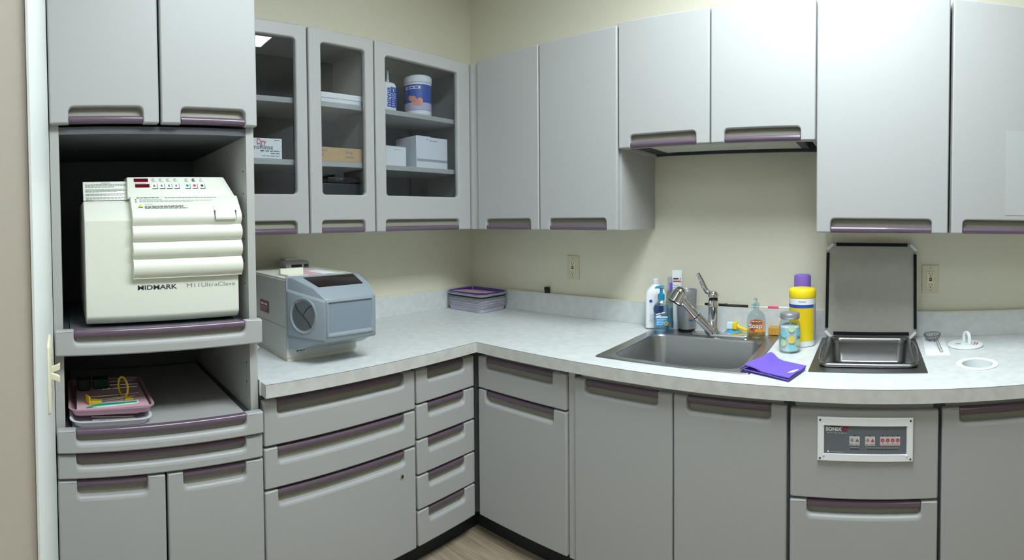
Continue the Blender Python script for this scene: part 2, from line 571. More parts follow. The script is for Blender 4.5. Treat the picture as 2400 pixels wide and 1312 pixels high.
# ================================================================== TALL CABINET
def tall_cabinet():
    ya, yb = -2.240, -1.617
    t = thing('tall_cabinet', 'tall grey cabinet with open bays holding the sterilizer and instrument trays', 'cabinet', (0.33, (ya + yb) / 2, 0))
    fx = XT - T - .002
    box('side_panel', 'carcass', t, .002, fx, ya, ya + .027, 0.0, 2.09, .001)
    sp = box('side_panel', 'carcass', t, .002, fx, yb - .026, yb, 0.0, 2.09, .001)
    iy0, iy1 = ya + .027, yb - .026
    box('top_panel', 'carcass', t, .002, fx, iy0, iy1, 2.07, 2.09)
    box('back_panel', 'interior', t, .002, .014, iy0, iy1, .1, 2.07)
    box('divider_panel', 'interior', t, .014, fx, iy0, iy1, 1.585, 1.606)  # shade of the bay ceiling put into its colour
    box('divider_panel', 'carcass', t, .014, fx, iy0, iy1, .600, .618)
    box('bottom_panel', 'carcass', t, .014, fx, iy0, iy1, .100, .118)
    box('toe_kick', 'kick', t, .58, .60, iy0, iy1, 0, .1)
    # drawer slides and shelf-pin holes on the inner right side
    for z in (.985, .70):
        box('slide_rail', 'dark_grey', t, .06, fx - .012, iy1 - .018, iy1 - .0005, z, z + .035, .002)
        box('slide_rail', 'dark_grey', t, .06, fx - .012, iy0 + .0005, iy0 + .018, z, z + .035, .002)
    for z in (1.13, 1.20, 1.27, 1.34, 1.41, 1.48, .82, .88):
        g = G().lathe([(.0025, 0), (.0025, .0012)], n=8, M=Matrix.Translation((fx - .03, iy1 - .0012, z)) @ Matrix.Rotation(-PI / 2, 4, 'X'))
        g.build('shelf_pin_hole', 'black', sp)
    # upper doors
    ym = -1.916
    door(t, 'left', XT, ya + .001, ym - .003, 1.611, 2.088, (-2.183, -1.967), 'bottom')
    door(t, 'left', XT, ym + .003, yb + .004, 1.611, 2.088, (-1.854, -1.653), 'bottom')
    # pull-out shelves: board plus notched lip
    for z0, z1, fr in ((.954, 1.028, .708), (.677, .745, .704)):
        sh = box('pull_out_shelf', 'interior' if z0 > .9 else 'carcass', t, .05, fr - T + .001, iy0 + .02, iy1 - .02, z1 - .028, z1 - .0098, .001)
        door(t, 'left', fr, ya + .002, yb + .002, z0, z1, (-2.183, -1.671), 'top', name='shelf_front', nd=.038)
    # drawer
    door(t, 'left', XT + .004, ya + .002, yb + .002, .600, .671, (-2.183, -1.671), 'top', name='drawer_front', nd=.038)
    # lower doors
    door(t, 'left', XT, ya + .001, ym - .003 - .004, .10, .594, (-2.183, -1.976), 'top')
    door(t, 'left', XT, ym + .003 - .004, yb + .004, .10, .594, (-1.869, -1.671), 'top')
    return t
tall_cabinet()

# ================================================================== WALL CABINETS
def carcass_left(t, y0, y1, z0, z1, fx, shelves=(), inter='interior'):
    box('side_panel', 'carcass', t, .002, fx, y0, y0 + .018, z0, z1)
    box('side_panel', 'carcass', t, .002, fx, y1 - .018, y1, z0, z1)
    box('top_panel', 'carcass', t, .002, fx, y0 + .018, y1 - .018, z1 - .018, z1)
    box('bottom_panel', 'carcass', t, .002, fx, y0 + .018, y1 - .018, z0, z0 + .018)
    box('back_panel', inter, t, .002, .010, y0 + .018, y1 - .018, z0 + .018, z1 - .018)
    for s in shelves:
        box('shelf', 'carcass', t, .012, fx - .012, y0 + .019, y1 - .019, s - .022, s, .002)

fxu = XU - T - .002
t = thing('glass_wall_cabinet', 'grey wall cabinet with two glass doors beside the tall cabinet', 'cabinet', (.16, -1.27, ZUB + .002))
carcass_left(t, -1.612, -.931, ZUB + .002, ZUT - .002, fxu, (1.811, 1.567))
door(t, 'left', XU, -1.608, -1.256, ZUB, ZUT, (-1.555, -1.311), 'bottom', (-1.558, -1.307, 1.428, 2.034), name='glass_door', nd=.052)
door(t, 'left', XU, -1.250, -.934, ZUB, ZUT, (-1.197, -.988), 'bottom', (-1.192, -.980, 1.428, 2.034), name='glass_door', nd=.052)
t = thing('glass_wall_cabinet', 'grey wall cabinet with one wide glass door nearest the room corner', 'cabinet', (.16, -.63, ZUB + .002))
carcass_left(t, -.929, -.340, ZUB + .002, ZUT - .002, fxu, (1.811, 1.565))
door(t, 'left', XU, -.928, -.352, ZUB, ZUT, (-.878, -.433), 'bottom', (-.872, -.436, 1.428, 2.030), name='glass_door', nd=.052)
box('divider_post', 'interior', t, .010, .014, -.637, -.625, ZUB + .02, ZUT - .02)
# corner filler between the two runs of wall cabinets
o = G().loft([[(x, y, z) for x, y in [(fxu, -.339), (XU - .006, -.350), (XU + .01, -.3515), (.392, YU + .016), (.392, YU + .026), (XU - .012, -.337)]] for z in (ZUB + .002, ZUT - .002)]).build('trim_2', 'carcass', None, smooth=False)
struct(o)

def carcass_back(t, x0, x1, z0, z1, fy, z_in=None, bm='carcass'):
    box('side_panel', 'carcass', t, x0, x0 + .018, fy, -.002, z0, z1)
    box('side_panel', 'carcass', t, x1 - .018, x1, fy, -.002, z0, z1)
    box('top_panel', 'carcass', t, x0 + .018, x1 - .018, fy, -.002, z1 - .018, z1)
    zb = z_in if z_in else z0
    box('bottom_panel', bm, t, x0 + .018, x1 - .018, fy, -.002, zb, zb + .018)
    box('back_panel', 'interior', t, x0 + .018, x1 - .018, -.010, -.002, zb + .018, z1 - .018)

fyu = YU + T + .002
t = thing('wall_cabinet', 'grey two-door wall cabinet next to the room corner above the first outlet', 'cabinet', (.78, -.17, ZUB + .002))
carcass_back(t, .394, 1.181, ZUB + .002, ZUT - .002, fyu)
door(t, 'back', YU, .397, .775, ZUB, ZUT, (.452, .727), 'bottom', nd=.050)
door(t, 'back', YU, .780, 1.174, ZUB, ZUT, (.834, 1.121), 'bottom', nd=.050)
ZS = 1.598
t = thing('wall_cabinet', 'short grey two-door wall cabinet hung high over the sink', 'cabinet', (1.57, -.17, ZS + .002))
carcass_back(t, 1.183, 1.966, ZS + .002, (ZUT + .010) - .002, fyu, z_in=ZS + .045, bm='interior')  # bottom panel colour carries the shade of the recess beneath
box('front_rail', 'carcass', t, 1.201, 1.948, fyu, fyu + .02, ZS + .002, ZS + .04)
door(t, 'back', YU, 1.180, 1.566, ZS, (ZUT + .010), (1.232, 1.511), 'bottom', nd=.050)
door(t, 'back', YU, 1.570, 1.964, ZS, (ZUT + .010), (1.624, 1.909), 'bottom', nd=.050)
t = thing('under_cabinet_light', 'flat grey under-cabinet light fixture recessed beneath the short cabinet', 'light fixture', (1.6, -.2, ZS + .008))
box('back_rail', 'dark_grey', t, 1.202, 1.947, -.030, -.0105, ZS + .004, ZS + .0445)  # dark strip standing in for the shade behind the fixture
box('wiring_block', 'dark_grey', t, 1.2015, 1.284, fyu + .024, -.031, ZS + .012, ZS + .0445)  # dark block standing in for shade at the left of the recess
box('housing', 'dark_grey', t, 1.285, 1.912, fyu + .021, -.105, ZS + .014, ZS + .0445, .002)
box('diffuser', 'cream_dark', t, 1.290, 1.880, fyu + .024, -.112, ZS + .006, ZS + .0138, .001)
box('end_cap', 'dark_grey', t, 1.8805, 1.912, fyu + .024, -.112, ZS + .006, ZS + .0138)
t = thing('wall_cabinet', 'grey single-door wall cabinet above the upright steel tank lid', 'cabinet', (2.2, -.17, ZUB + .002))
carcass_back(t, 1.968, 2.447, ZUB + .002, (ZUT + .017) - .002, fyu)
door(t, 'back', YU, 1.968, 2.444, ZUB, (ZUT + .017), (2.021, 2.384), 'bottom', nd=.050)
t = thing('wall_cabinet', 'grey wall cabinet at the right edge with a pale film stuck on its door', 'cabinet', (2.75, -.17, ZUB + .002))
carcass_back(t, 2.4535, 3.06, ZUB + .002, (ZUT + .017) - .002, fyu)
door(t, 'back', YU, 2.455, 3.057, ZUB, (ZUT + .017), (2.499, 3.01), 'bottom', nd=.050)
o = quad('taped_film', 'note', None, (2.655, YU - .0003, 1.342), X3, Z3, .21, .307, th=.0006)
tag(o, 'pale grey translucent film stuck on the rightmost wall cabinet door', 'film')

# ================================================================== BASE CABINETS
KZ, BT = .100, ZC - .0414
fxb, fyb = XL - T - .002, YB + T + .002
def base_left(name, label, y0, y1):
    t = thing(name, label, 'cabinet', (.33, (y0 + y1) / 2, 0))
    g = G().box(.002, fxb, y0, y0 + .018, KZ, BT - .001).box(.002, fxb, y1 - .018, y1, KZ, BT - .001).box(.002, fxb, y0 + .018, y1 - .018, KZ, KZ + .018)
    g.build('carcass', 'interior', t)  # dark colour imitates shade in the gaps between drawer fronts
    box('face_rail', 'carcass', t, fxb - .018, fxb, y0 + .018, y1 - .018, BT - .055, BT - .001)
    box('back_panel', 'interior', t, .002, .01, y0 + .018, y1 - .018, KZ + .018, BT - .001)
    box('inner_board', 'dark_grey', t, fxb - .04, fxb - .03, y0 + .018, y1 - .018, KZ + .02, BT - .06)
    box('toe_kick', 'kick', t, XL - .085, XL - .068, y0, y1, 0, KZ)
    return t
t = base_left('drawer_cabinet', 'grey base cabinet with three wide drawers under the film processor', -1.610, -1.000)
A = (-1.607, -1.003)
for k, (z0, z1) in enumerate(((.622, .764), (.487, .615), (KZ, .480))):
    d = door(t, 'left', XL, A[0], A[1], z0, z1, (-1.559, -1.054), 'top', name='drawer_front')
    if k == 2:
        g = G().lathe([(.0085, 0), (.0085, .003), (.006, .005), (.0055, .0035), (.001, .0035)], n=20, M=Matrix.Translation((XL, -1.071, .392)) @ Matrix.Rotation(PI / 2, 4, 'Y'))
        lk = g.build('lock', 'chrome', d)
        box('key_slot', 'black', lk, XL + .0036, XL + .0042, -1.0725, -1.0695, .388, .396)
t = base_left('drawer_cabinet', 'grey narrow base cabinet with five drawers in the inner corner', -.998, -.690)
zs = [.764, .631, .498, .364, .232, KZ - .006]
for k in range(5):
    door(t, 'left', XL, -.995, -.687, zs[k + 1] + .006, zs[k], (-.940, -.745), 'top', name='drawer_front')
# inner corner filler post, coloured dark to stand in for shade in the gap
struct(G().loft([[(x, y, z) for x, y in [(fxb - .03, -.688), (fxb, -.688), (fxb + .008, -.668), (fxb + .03, fyb), (fxb + .03, fyb + .03), (fxb - .03, fyb + .03)]] for z in (KZ, BT - .001)]).build('trim_3', 'dark_grey', None, smooth=False))

def base_back(name, label, x0, x1, rail=True):
    t = thing(name, label, 'cabinet', ((x0 + x1) / 2, -.33, 0))
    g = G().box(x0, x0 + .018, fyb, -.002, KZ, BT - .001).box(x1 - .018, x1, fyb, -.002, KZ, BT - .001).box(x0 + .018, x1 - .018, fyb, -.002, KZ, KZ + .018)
    g.build('carcass', 'interior', t)  # painted dark so door gaps look shaded
    box('face_rail', 'carcass', t, x0 + .018, x1 - .018, fyb, fyb + .018, BT - .055, BT - .001)
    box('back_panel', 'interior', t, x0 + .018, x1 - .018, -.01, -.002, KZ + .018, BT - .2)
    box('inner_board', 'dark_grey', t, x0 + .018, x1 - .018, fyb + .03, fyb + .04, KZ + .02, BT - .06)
    box('toe_kick', 'kick', t, x0, x1, YB + .068, YB + .085, 0, KZ)
    return t
t = base_back('base_cabinet', 'grey base cabinet with one drawer over a door right of the inner corner', .690, 1.134)
door(t, 'back', YB, .689, 1.131, .631, .762, (.730, 1.069), 'top', name='drawer_front')
door(t, 'back', YB, .689, 1.131, KZ, .625, (.730, 1.072), 'top')
struct(box('trim_4', 'carcass', None, 1.1345, 1.1615, YB + .012, fyb + .06, .094, BT - .001, .001))
box('kick_infill', 'kick', None, 1.1345, 1.1615, YB + .068, YB + .085, 0, .0935)
bpy.data.objects['kick_infill'].name = 'baseboard_back'
struct(bpy.data.objects['baseboard_back'])
struct(box('baseboard_left', 'kick', None, XL - .085, .6895, YB + .0, YB + .0845, 0, KZ - .001)) if False else None
g = G().box(XL - .085, .6895, YB + .068, YB + .0845, 0, KZ - .001).box(XL - .085, XL - .068, -.6895, YB + .0675, 0, KZ - .001)
struct(g.build('baseboard_left', 'kick', None))
t = base_back('base_cabinet', 'grey two-door base cabinet under the sink', 1.162, 1.921)
door(t, 'back', YB, 1.165, 1.543, KZ, .758, (1.210, 1.491), 'top')
door(t, 'back', YB, 1.547, 1.917, KZ, .758, (1.593, 1.867), 'top')
t = base_back('base_cabinet', 'grey base cabinet with the white framed control panel and a lower drawer', 1.922, 2.381)
door(t, 'back', YB, 1.927, 2.377, .485, .753, name='panel_front')
door(t, 'back', YB, 1.927, 2.377, KZ, .478, (1.979, 2.326), 'top', name='drawer_front', nd=.044)
tE = t
t = base_back('base_cabinet', 'grey base cabinet at the right edge below the round chute', 2.382, 3.07)
door(t, 'back', YB, 2.387, 3.065, KZ, .757, (2.441, 3.01), 'top', nd=.046)

# control panel on the panel front
t = thing('control_panel', 'white framed ultrasonic cleaner control panel on grey cabinet front', 'control panel', (2.156, YB - .001, .604))
x0, x1, z0, z1 = 2.012, 2.299, .605, .735
g = G()
O = [(x0, z0), (x1, z0), (x1, z1), (x0, z1)]; I = [(2.032, .626), (2.279, .626), (2.279, .7115), (2.032, .7115)]
fy = YB - .0105
rings = [[(x, YB - .0005, z) for x, z in O], [(x, fy + .002, z) for x, z in O], [(x + (.002 if x < 2.1 else -.002), fy, z + (.002 if z < .65 else -.002)) for x, z in O],
         [(x, fy, z) for x, z in I], [(x, fy + .005, z) for x, z in I], [(x, YB - .0005, z) for x, z in I]]
g.loft(rings, caps=False)
fr = g.build('frame', 'white', t, smooth=False)
box('face_plate', 'panel_grey', t, 2.0325, 2.2785, YB - .005, YB - .0006, .6265, .711)
py = YB - .005
for x, z in ((2.020, .613), (2.291, .613), (2.020, .727), (2.291, .727)):
    G().lathe([(.0032, 0), (.003, .0012), (.001, .0016)], n=10, M=Matrix.Translation((x, fy, z)) @ Matrix.Rotation(PI / 2, 4, 'X')).build('screw', 'dark_grey', t)
for x, z in ((2.031, .623), (2.2795, .623), (2.2795, .714), (2.031, .714)):
    G().lathe([(.0035, 0), (.003, .002), (.001, .0026)], n=10, M=Matrix.Translation((x, fy, z)) @ Matrix.Rotation(PI / 2, 4, 'X')).build('stud', 'white', t)
text('SONIX', 'white', t, (2.037, py, .694), X3, Z3, .0155, sx=1.0, bold=.0004)
quad('logo_bar', 'black', t, (2.049, py, .7052), X3, Z3, .03, .0022)
g = G().add([(2.085, py - .0006, .693), (2.1, py - .0006, .693), (2.107, py - .0006, .706), (2.091, py - .0006, .706)], [(0, 1, 2, 3)])
g.build('logo_block', 'maroon', t, smooth=False)
text('IV', 'pink_red', t, (2.0885, py - .0005, .6945), X3, Z3, .0135, sx=1.15, shear=.4, bold=.0004)
fine_print('ink_light', t, (2.04, py, .6865), X3, Z3, [(0, .058)], .004, .0022)
fine_print('ink_light', t, (2.052, py, .630), X3, Z3, [(0, .037)], .004, .0022)
g = G().add([(2.0405, py - .0006, .6298), (2.0485, py - .0006, .6298), (2.0445, py - .0006, .636)], [(0, 1, 2)])
g.build('logo_triangle', 'white', t, smooth=False)
for px0, px1, n in ((2.108, 2.139, 2), (2.155, 2.185, 2), (2.200, 2.260, 4)):
    pad = box('button_pad', 'panel_pad', t, px0, px1, py - .0012, py, .652, .679, .0004)
    wd = (px1 - px0) / n
    for k in range(n):
        cx = px0 + wd * (k + .5); cz = .6685
        if n == 4:
            disc('button', 'pink_red', pad, (cx, py - .0012, cz), X3, Z3, .0058)
            text('A', 'panel_pad', pad, (cx - .0022, py - .0019, cz - .0024), X3, Z3, .0066)
            fine_print('ink_grey', pad, (cx - .0015, py - .0012, .658), X3, Z3, [(0, .003)], .004, .0016)
            disc('indicator', 'black', t, (cx, py, .6815), X3, Z3, .0017)
        else:
            g = G()
            if k == 0:
                q = [(cx - .005, cz), (cx, cz - .0055), (cx + .005, cz), (cx, cz + .0055)]
            else:
                q = [(cx - .0058, cz - .005), (cx + .0058, cz - .005), (cx, cz + .0055)]
            g.add([(a, py - .0018, b) for a, b in q], [tuple(range(len(q)))])
            g.build('button', 'pink_red' if px0 > 2.15 else 'ink_grey', pad, smooth=False)
            if k == 0: G().box(cx - .001, cx + .001, py - .0026, py - .002, cz - .0025, cz + .0025).build('symbol', 'panel_pad', pad, smooth=False)
            fine_print('ink_grey', pad, (cx - .0055, py - .0012, .655), X3, Z3, [(0, .011)], .004, .0018)
    if n == 4: fine_print('pink_red', pad, (px0 + .002, py - .0012, .6545), X3, Z3, [(0, .055)], .004, .0012)
    else: disc('indicator', 'black', t, ((px0 + px1) / 2, py, .6815), X3, Z3, .0018)
fine_print('ink_light', t, (2.111, py, .6445), X3, Z3, [(0, .025)], .004, .0022)
fine_print('ink', t, (2.111, py, .640), X3, Z3, [(0, .026)], .004, .002)
fine_print('ink_light', t, (2.158, py, .6445), X3, Z3, [(0, .099)], .004, .002)
fine_print('ink', t, (2.162, py, .640), X3, Z3, [(0, .09)], .004, .002)

# ================================================================== COUNTERTOP
t = thing('countertop', 'L-shaped pale speckled laminate countertop with upstand', 'countertop', (1.2, -.35, BT))
XE, YE = 3.09, -1.611
SK = (1.222, 1.772, -.603, -.088)       # sink cut-out
TK = (2.005, 2.320, -.485, -.085)       # tank cut-out
HC, HR = (2.538, -.462), .056           # round chute
bm = bmesh.new()
xs = sorted({.003, XC, SK[0], SK[1], TK[0], TK[1], HC[0] - .1, HC[0] + .1, XE})
ys = sorted({YC, SK[2], SK[3], TK[2], TK[3], HC[1] - .1, HC[1] + .1, -.003, YE})
def inside(x, y):
    if y < YC and x > XC: return False
    for r in (SK, TK, (HC[0] - .1, HC[0] + .1, HC[1] - .1, HC[1] + .1)):
        if r[0] < x < r[1] and r[2] < y < r[3]: return False
    return True
vc = {}
def V(x, y, z):
    k = (round(x, 5), round(y, 5), round(z, 5))
    if k not in vc: vc[k] = bm.verts.new(k)
    return vc[k]
cells = [(i, j) for i in range(len(xs) - 1) for j in range(len(ys) - 1) if inside((xs[i] + xs[i + 1]) / 2, (ys[j] + ys[j + 1]) / 2)]
cs = set(cells)
for i, j in cells:
    a, b, c, d = xs[i], xs[i + 1], ys[j], ys[j + 1]
    bm.faces.new((V(a, c, ZC), V(b, c, ZC), V(b, d, ZC), V(a, d, ZC)))
    bm.faces.new((V(a, c, BT), V(a, d, BT), V(b, d, BT), V(b, c, BT)))
    hole = lambda i, j: HC[0] - .1 < (xs[i] + xs[i + 1]) / 2 < HC[0] + .1 and HC[1] - .1 < (ys[j] + ys[j + 1]) / 2 < HC[1] + .1 if 0 <= i < len(xs) - 1 and 0 <= j < len(ys) - 1 else False
    for di, dj, p, q in ((-1, 0, (a, d), (a, c)), (1, 0, (b, c), (b, d)), (0, -1, (a, c), (b, c)), (0, 1, (b, d), (a, d))):
        if (i + di, j + dj) not in cs and not hole(i + di, j + dj):
            bm.faces.new((V(*p, BT), V(*q, BT), V(*q, ZC), V(*p, ZC)))
# ring of faces round the chute hole
sqx = [x for x in xs if HC[0] - .1001 <= x <= HC[0] + .1001]; sqy = [y for y in ys if HC[1] - .1001 <= y <= HC[1] + .1001]
per = [(x, sqy[0]) for x in sqx] + [(sqx[-1], y) for y in sqy[1:]] + [(x, sqy[-1]) for x in reversed(sqx[:-1])] + [(sqx[0], y) for y in reversed(sqy[1:-1])]
ext = []
for k in range(len(per)):
    a, b = Vector(per[k]), Vector(per[(k + 1) % len(per)])
    ext.append(per[k])
N = 32
circ = [(HC[0] + HR * math.cos(2 * PI * k / N), HC[1] + HR * math.sin(2 * PI * k / N)) for k in range(N)]
for z in (ZC, BT):
    es = []
    L1 = [V(*p, z) for p in ext]; L2 = [V(*p, z) for p in circ]
    for L in (L1, L2):
        for k in range(len(L)):
            e = bm.edges.get((L[k], L[(k + 1) % len(L)]))
            es.append(e or bm.edges.new((L[k], L[(k + 1) % len(L)])))
    bmesh.ops.triangle_fill(bm, use_beauty=True, edges=es)
for k in range(N):
    bm.faces.new((V(*circ[k], BT), V(*circ[(k + 1) % N], BT), V(*circ[(k + 1) % N], ZC), V(*circ[k], ZC)))
bmesh.ops.recalc_face_normals(bm, faces=bm.faces)
me = bpy.data.meshes.new('worktop')
for v in bm.verts: v.co -= ORG[t.name]
bm.to_mesh(me); bm.free()
finish('worktop', me, 'counter', t, ORG[t.name], smooth=False)
# dark seam line of the laminate edge + edge band
g = G()
g.box(XC, XC + .0012, YE - .0005, YC, BT, ZC - .0012).box(XC, XE, YC - .0012, YC, BT, ZC - .0012)
g.box(.665, XC + .0012, YE - .0012, YE, BT, ZC - .0012)
g.build('edge_band', 'counter_edge', t, smooth=False)
g = G().box(XC - .0005, XC + .001, YE, YC, ZC - .0013, ZC - .0002).box(XC, XE, YC - .001, YC + .0005, ZC - .0013, ZC - .0002)
g.build('edge_seam', 'dark_grey', t, smooth=False)
ZB = ZC + .1026
box('backsplash', 'counter', t, .0035, .0215, YE + .001, -.0035, ZC, ZB, .0015)
box('backsplash', 'counter', t, .0220, XE, -.0215, -.0035, ZC, ZB, .0015)
g = G().box(.0012, .0215, YE + .001, -.001, ZB + .0002, ZB + .004).box(.0216, XE, -.0215, -.001, ZB + .0002, ZB + .004)
g.build('caulk_bead', 'wall', t, smooth=False)
box('end_cap_strip', 'white', t, .668, .676, YE - .004, YE - .0013, BT - .002, ZC + .004)

# ================================================================== STERILIZER
def autoclave():
    ya, yb, ym, yd = -2.143, -1.668, -2.001, -1.662
    t = thing('autoclave', 'cream tabletop steam sterilizer with rippled door in the open bay', 'sterilizer', (.40, -1.90, 1.0225))
    def prism(pr, y0, y1): return G().loft([[(x, y, z) for x, z in pr] for y in (y0, y1)])
    pr = [(.13, 1.029), (.628, 1.029), (.636, 1.036), (.645, 1.050), (.645, 1.336), (.597, 1.392), (.585, 1.396), (.13, 1.396)]
    prism(pr, ya, yb).build('body', 'cream', t, bevel=.004, seg=2)
    g = G()
    for x, y in ((.17, ya + .04), (.58, ya + .04), (.17, yb - .04), (.58, yb - .04)):
        g = G().lathe([(.014, 1.0225), (.016, 1.0285), (.016, 1.0295)], (x, y, 0), n=14); g.build('foot', 'black', t)
    # label plate rising at the back left
    pl = prism([(.575, 1.397), (.590, 1.397), (.560, 1.456), (.548, 1.456)], ya + .001, ym + .004).build('label_plate', 'cream', t, bevel=.001)
    u = Vector((-.030, 0, .059)).normalized()
    text('WARNING', 'ink', pl, (.5635, -2.085, 1.4495), Y3, u, .0048, sx=1.2)
    fine_print('ink_grey', pl, (.5655, ya + .008, 1.4455), Y3, u, [(0, .128), (0, .13), (0, .09), (0, .0), (0, .12), (0, .13), (0, .10), (0, 0), (0, .125), (0, .115), (0, 0), (0, .12), (0, .11), (0, .02)], .0042, .0018)
    # control head
    P = [(.50, 1.397), (.612, 1.399), (.614, 1.404), (.574, 1.466), (.565, 1.468), (.50, 1.468)]
    g = G()
    y0, y1 = ym - .003, -1.690
    g.loft([[(x, y0 - (0.004 if z < 1.42 else 0), z) for x, z in P], [(x, y1 + (.028 * (1.468 - z) / .07), z) for x, z in P]])
    ch = g.build('control_head', 'cream', t, bevel=.002)
    A, B = Vector((.614, 0, 1.404)), Vector((.574, 0, 1.466))
    su = (B - A).normalized(); L = (B - A).length
    def S(px, v): return A + Vector((0, -1.999 + (px - 305) * .00137, 0)) + su * (L * (464 - v) / 47)
    def rect(n, m, px0, px1, v0, v1, par=ch, th=.0008):
        o = S(px0, v1); return quad(n, m, par, o, Y3, su, (px1 - px0) * .00137, L * (v1 - v0) / 47, lift=.0003, th=th)
    rect('display', 'display_red', 316, 349, 420, 428)
    rect('display', 'display_red', 318, 351, 433.5, 441.5)
    fine_print('red', ch, S(318, 431.5), Y3, su, [(0, .035)], .003, .0012)
    for k, px in enumerate((362, 379, 396, 413)):
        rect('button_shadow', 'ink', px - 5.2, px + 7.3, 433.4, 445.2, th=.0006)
        rect('button', 'white', px - 6, px + 6, 432.6, 444)
        rect('button_symbol', 'ink_grey', px - 2.5, px + 2, 435.5, 440.5, th=.0011)
        fine_print('ink_grey', ch, S(px - 6, 422), Y3, su, [(0.002, .012), (0, .010), (.003, .014)], .0042, .0022)
    for k, px in enumerate((439, 456, 474)):
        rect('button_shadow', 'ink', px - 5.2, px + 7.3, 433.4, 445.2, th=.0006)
        bt = rect('button', 'white', px - 6, px + 6, 432.6, 444)
        disc('button_symbol', ('teal', 'red', 'ink')[k], bt, S(px, 438), Y3, su, .0048, lift=.0014)
        fine_print('ink', ch, S(px - 5, 422), Y3, su, [(0.003, .010), (0, .008), (.002, .012)], .0042, (.0018, .0032, .0018)[k])
    # wavy door panel
    pts = [(.560, 1.162), (.648, 1.160), (.660, 1.162)]
    zs_ = [1.164, 1.2195, 1.2695, 1.3165]
    for k in range(3):
        for j in range(0, 7):
            a = j / 7
            pts.append((.6585 + .0145 * math.sin(PI * a) ** .8 if j else .6575, zs_[k] + (zs_[k + 1] - zs_[k]) * a))
    pts += [(.6575, 1.3165), (.6635, 1.324), (.669, 1.334), (.668, 1.344), (.664, 1.352), (.624, 1.4025), (.620, 1.4055), (.560, 1.4055)]
    g = G().loft([[(x, y, z) for x, z in pts] for y in (ym, yd)])
    dr = g.build('door', 'cream', t, angle=50)
    A2, B2 = Vector((.664, 0, 1.352)), Vector((.624, 0, 1.4025)); s2 = (B2 - A2).normalized(); L2 = (B2 - A2).length
    def S2(px, v): return A2 + Vector((0, -1.997 + (px - 310) * .00136, 0)) + s2 * (L2 * (500 - v) / 40)
    fine_print('ink', dr, S2(320, 462.5), Y3, s2, [(0, .072)], .004, .0024)
    fine_print('ink_grey', dr, S2(384, 463), Y3, s2, [(0, .165)], .004, .0022)
    fine_print('ink_light', dr, S2(326, 467), Y3, s2, [(0, .07), (0, .23), (0, .165)], .0042, .0024)
    for v in (466.5, 471.5): disc('bullet', 'ink', dr, S2(318, v), Y3, s2, .0026, ry=.0018)
    o = S2(321, 485.5)
    tri = G().add([o + Vector((.0006, 0, .0004)), o + Vector((.0006, .0155, .0004)), o + Vector((.0006, .0078, 0)) + s2 * .0115], [(0, 1, 2)]).build('warning_triangle', 'ink', dr, smooth=False)
    o2 = o + Vector((.0010, .0028, .0008)) + s2 * .0014
    G().add([o2, o2 + Vector((0, .010, 0)), o2 + Vector((0, .005, 0)) + s2 * .0075], [(0, 1, 2)]).build('warning_sign', 'yellow', tri, smooth=False)
    text('WARNING', 'ink', dr, S2(336, 478.5), Y3, s2, .0042, sx=1.3)
    fine_print('ink', dr, S2(336, 483), Y3, s2, [(0, .12), (0, .118), (0, .132)], .0042, .0024)
    # latch flap with the finger pocket below it
    la, lb = -1.748, -1.683
    g = G()
    g.loft([[(x, y, z) for x, z in [(.640, 1.372), (.650, 1.3735), (.668, 1.352), (.6745, 1.338), (.6735, 1.3315), (.664, 1.3305), (.655, 1.334)]] for y in (la, lb)])
    lt = g.build('latch', 'cream', dr, bevel=.001)
    G().add([(.6612, la + .001, 1.3215), (.6612, lb - .001, 1.3215), (.6690, lb - .001, 1.3308), (.6690, la + .001, 1.3308)], [(0, 1, 2, 3)]).build('latch_pocket', 'cream_dark', dr, smooth=False)
    for q in (la - .0016, lb + .0004): G().box(.655, .6725, q, q + .0012, 1.331, 1.3595).build('latch_gap', 'ink_grey', dr, smooth=False)
    text('MIDMARK', 'ink', t, (.645, -1.989, 1.1275), Y3, Z3, .0190, sx=1.42, bold=.0004, name='brand_lettering')
    text('M11UltraClave', 'ink_grey', t, (.645, -1.838, 1.1285), Y3, Z3, .0172, sx=1.50, bold=-.0001, name='model_lettering')
autoclave()

# ================================================================== INSTRUMENT TRAYS
def tray_geo(x0, x1, y0, y1, z, h, flare=.012, lip=.006, r=.03, th=.0022):
    def ring(d, zz): return [(x, y, zz) for x, y in rrect(x0 - d, x1 + d, y0 - d, y1 + d, r + d * .6, 6)]
    return G().loft([ring(-flare - .006, z), ring(-flare + .001, z + .0012), ring(-.0035, z + h - .003), ring(lip - .0035, z + h - .002), ring(lip - .003, z + h), ring(-.004 - th * .3, z + h), ring(-flare - th, z + .004), ring(-flare - .008, z + th)])

ZS2 = .7357
t = thing('instrument_tray', 'white instrument tray at the bottom of the pair in the lower bay', 'tray', (.45, -2.08, ZS2), 'trays in the tall cabinet')
tray_geo(.340, .673, -2.197, -1.955, ZS2, .020, r=.035).build('dish', 'tray_white', t)
for k in range(6):
    a = random.uniform(-.15, .15); x = .50 + .025 * k; y = -2.13 + random.uniform(-.01, .02)
    o = G().tube([(x, y, ZS2 + .006 + .0012 * (k % 3)), (x + a * .12, y + .13, ZS2 + .006 + .0012 * (k % 2))], [.0032, .0022], 8).build('hand_instrument', 'chrome', None)
    tag(o, 'slim steel hand instrument lying in the white tray under the pink one', 'dental tool', 'instruments in the white tray')
zt = ZS2 + .0225
t = thing('instrument_tray', 'dusty pink instrument tray stacked on the white one in the lower bay', 'tray', (.42, -2.07, zt), 'trays in the tall cabinet')
tray_geo(.325, .642, -2.200, -1.943, zt, .0215, r=.03).build('dish', 'tray_pink', t)
zp = zt + .0240
g = G().loft([[(x, y, zp + dz) for x, y in [(.353, -2.172), (.638, -2.178), (.633, -1.957), (.353, -1.960)]] for dz in (-.003, -.0022)])
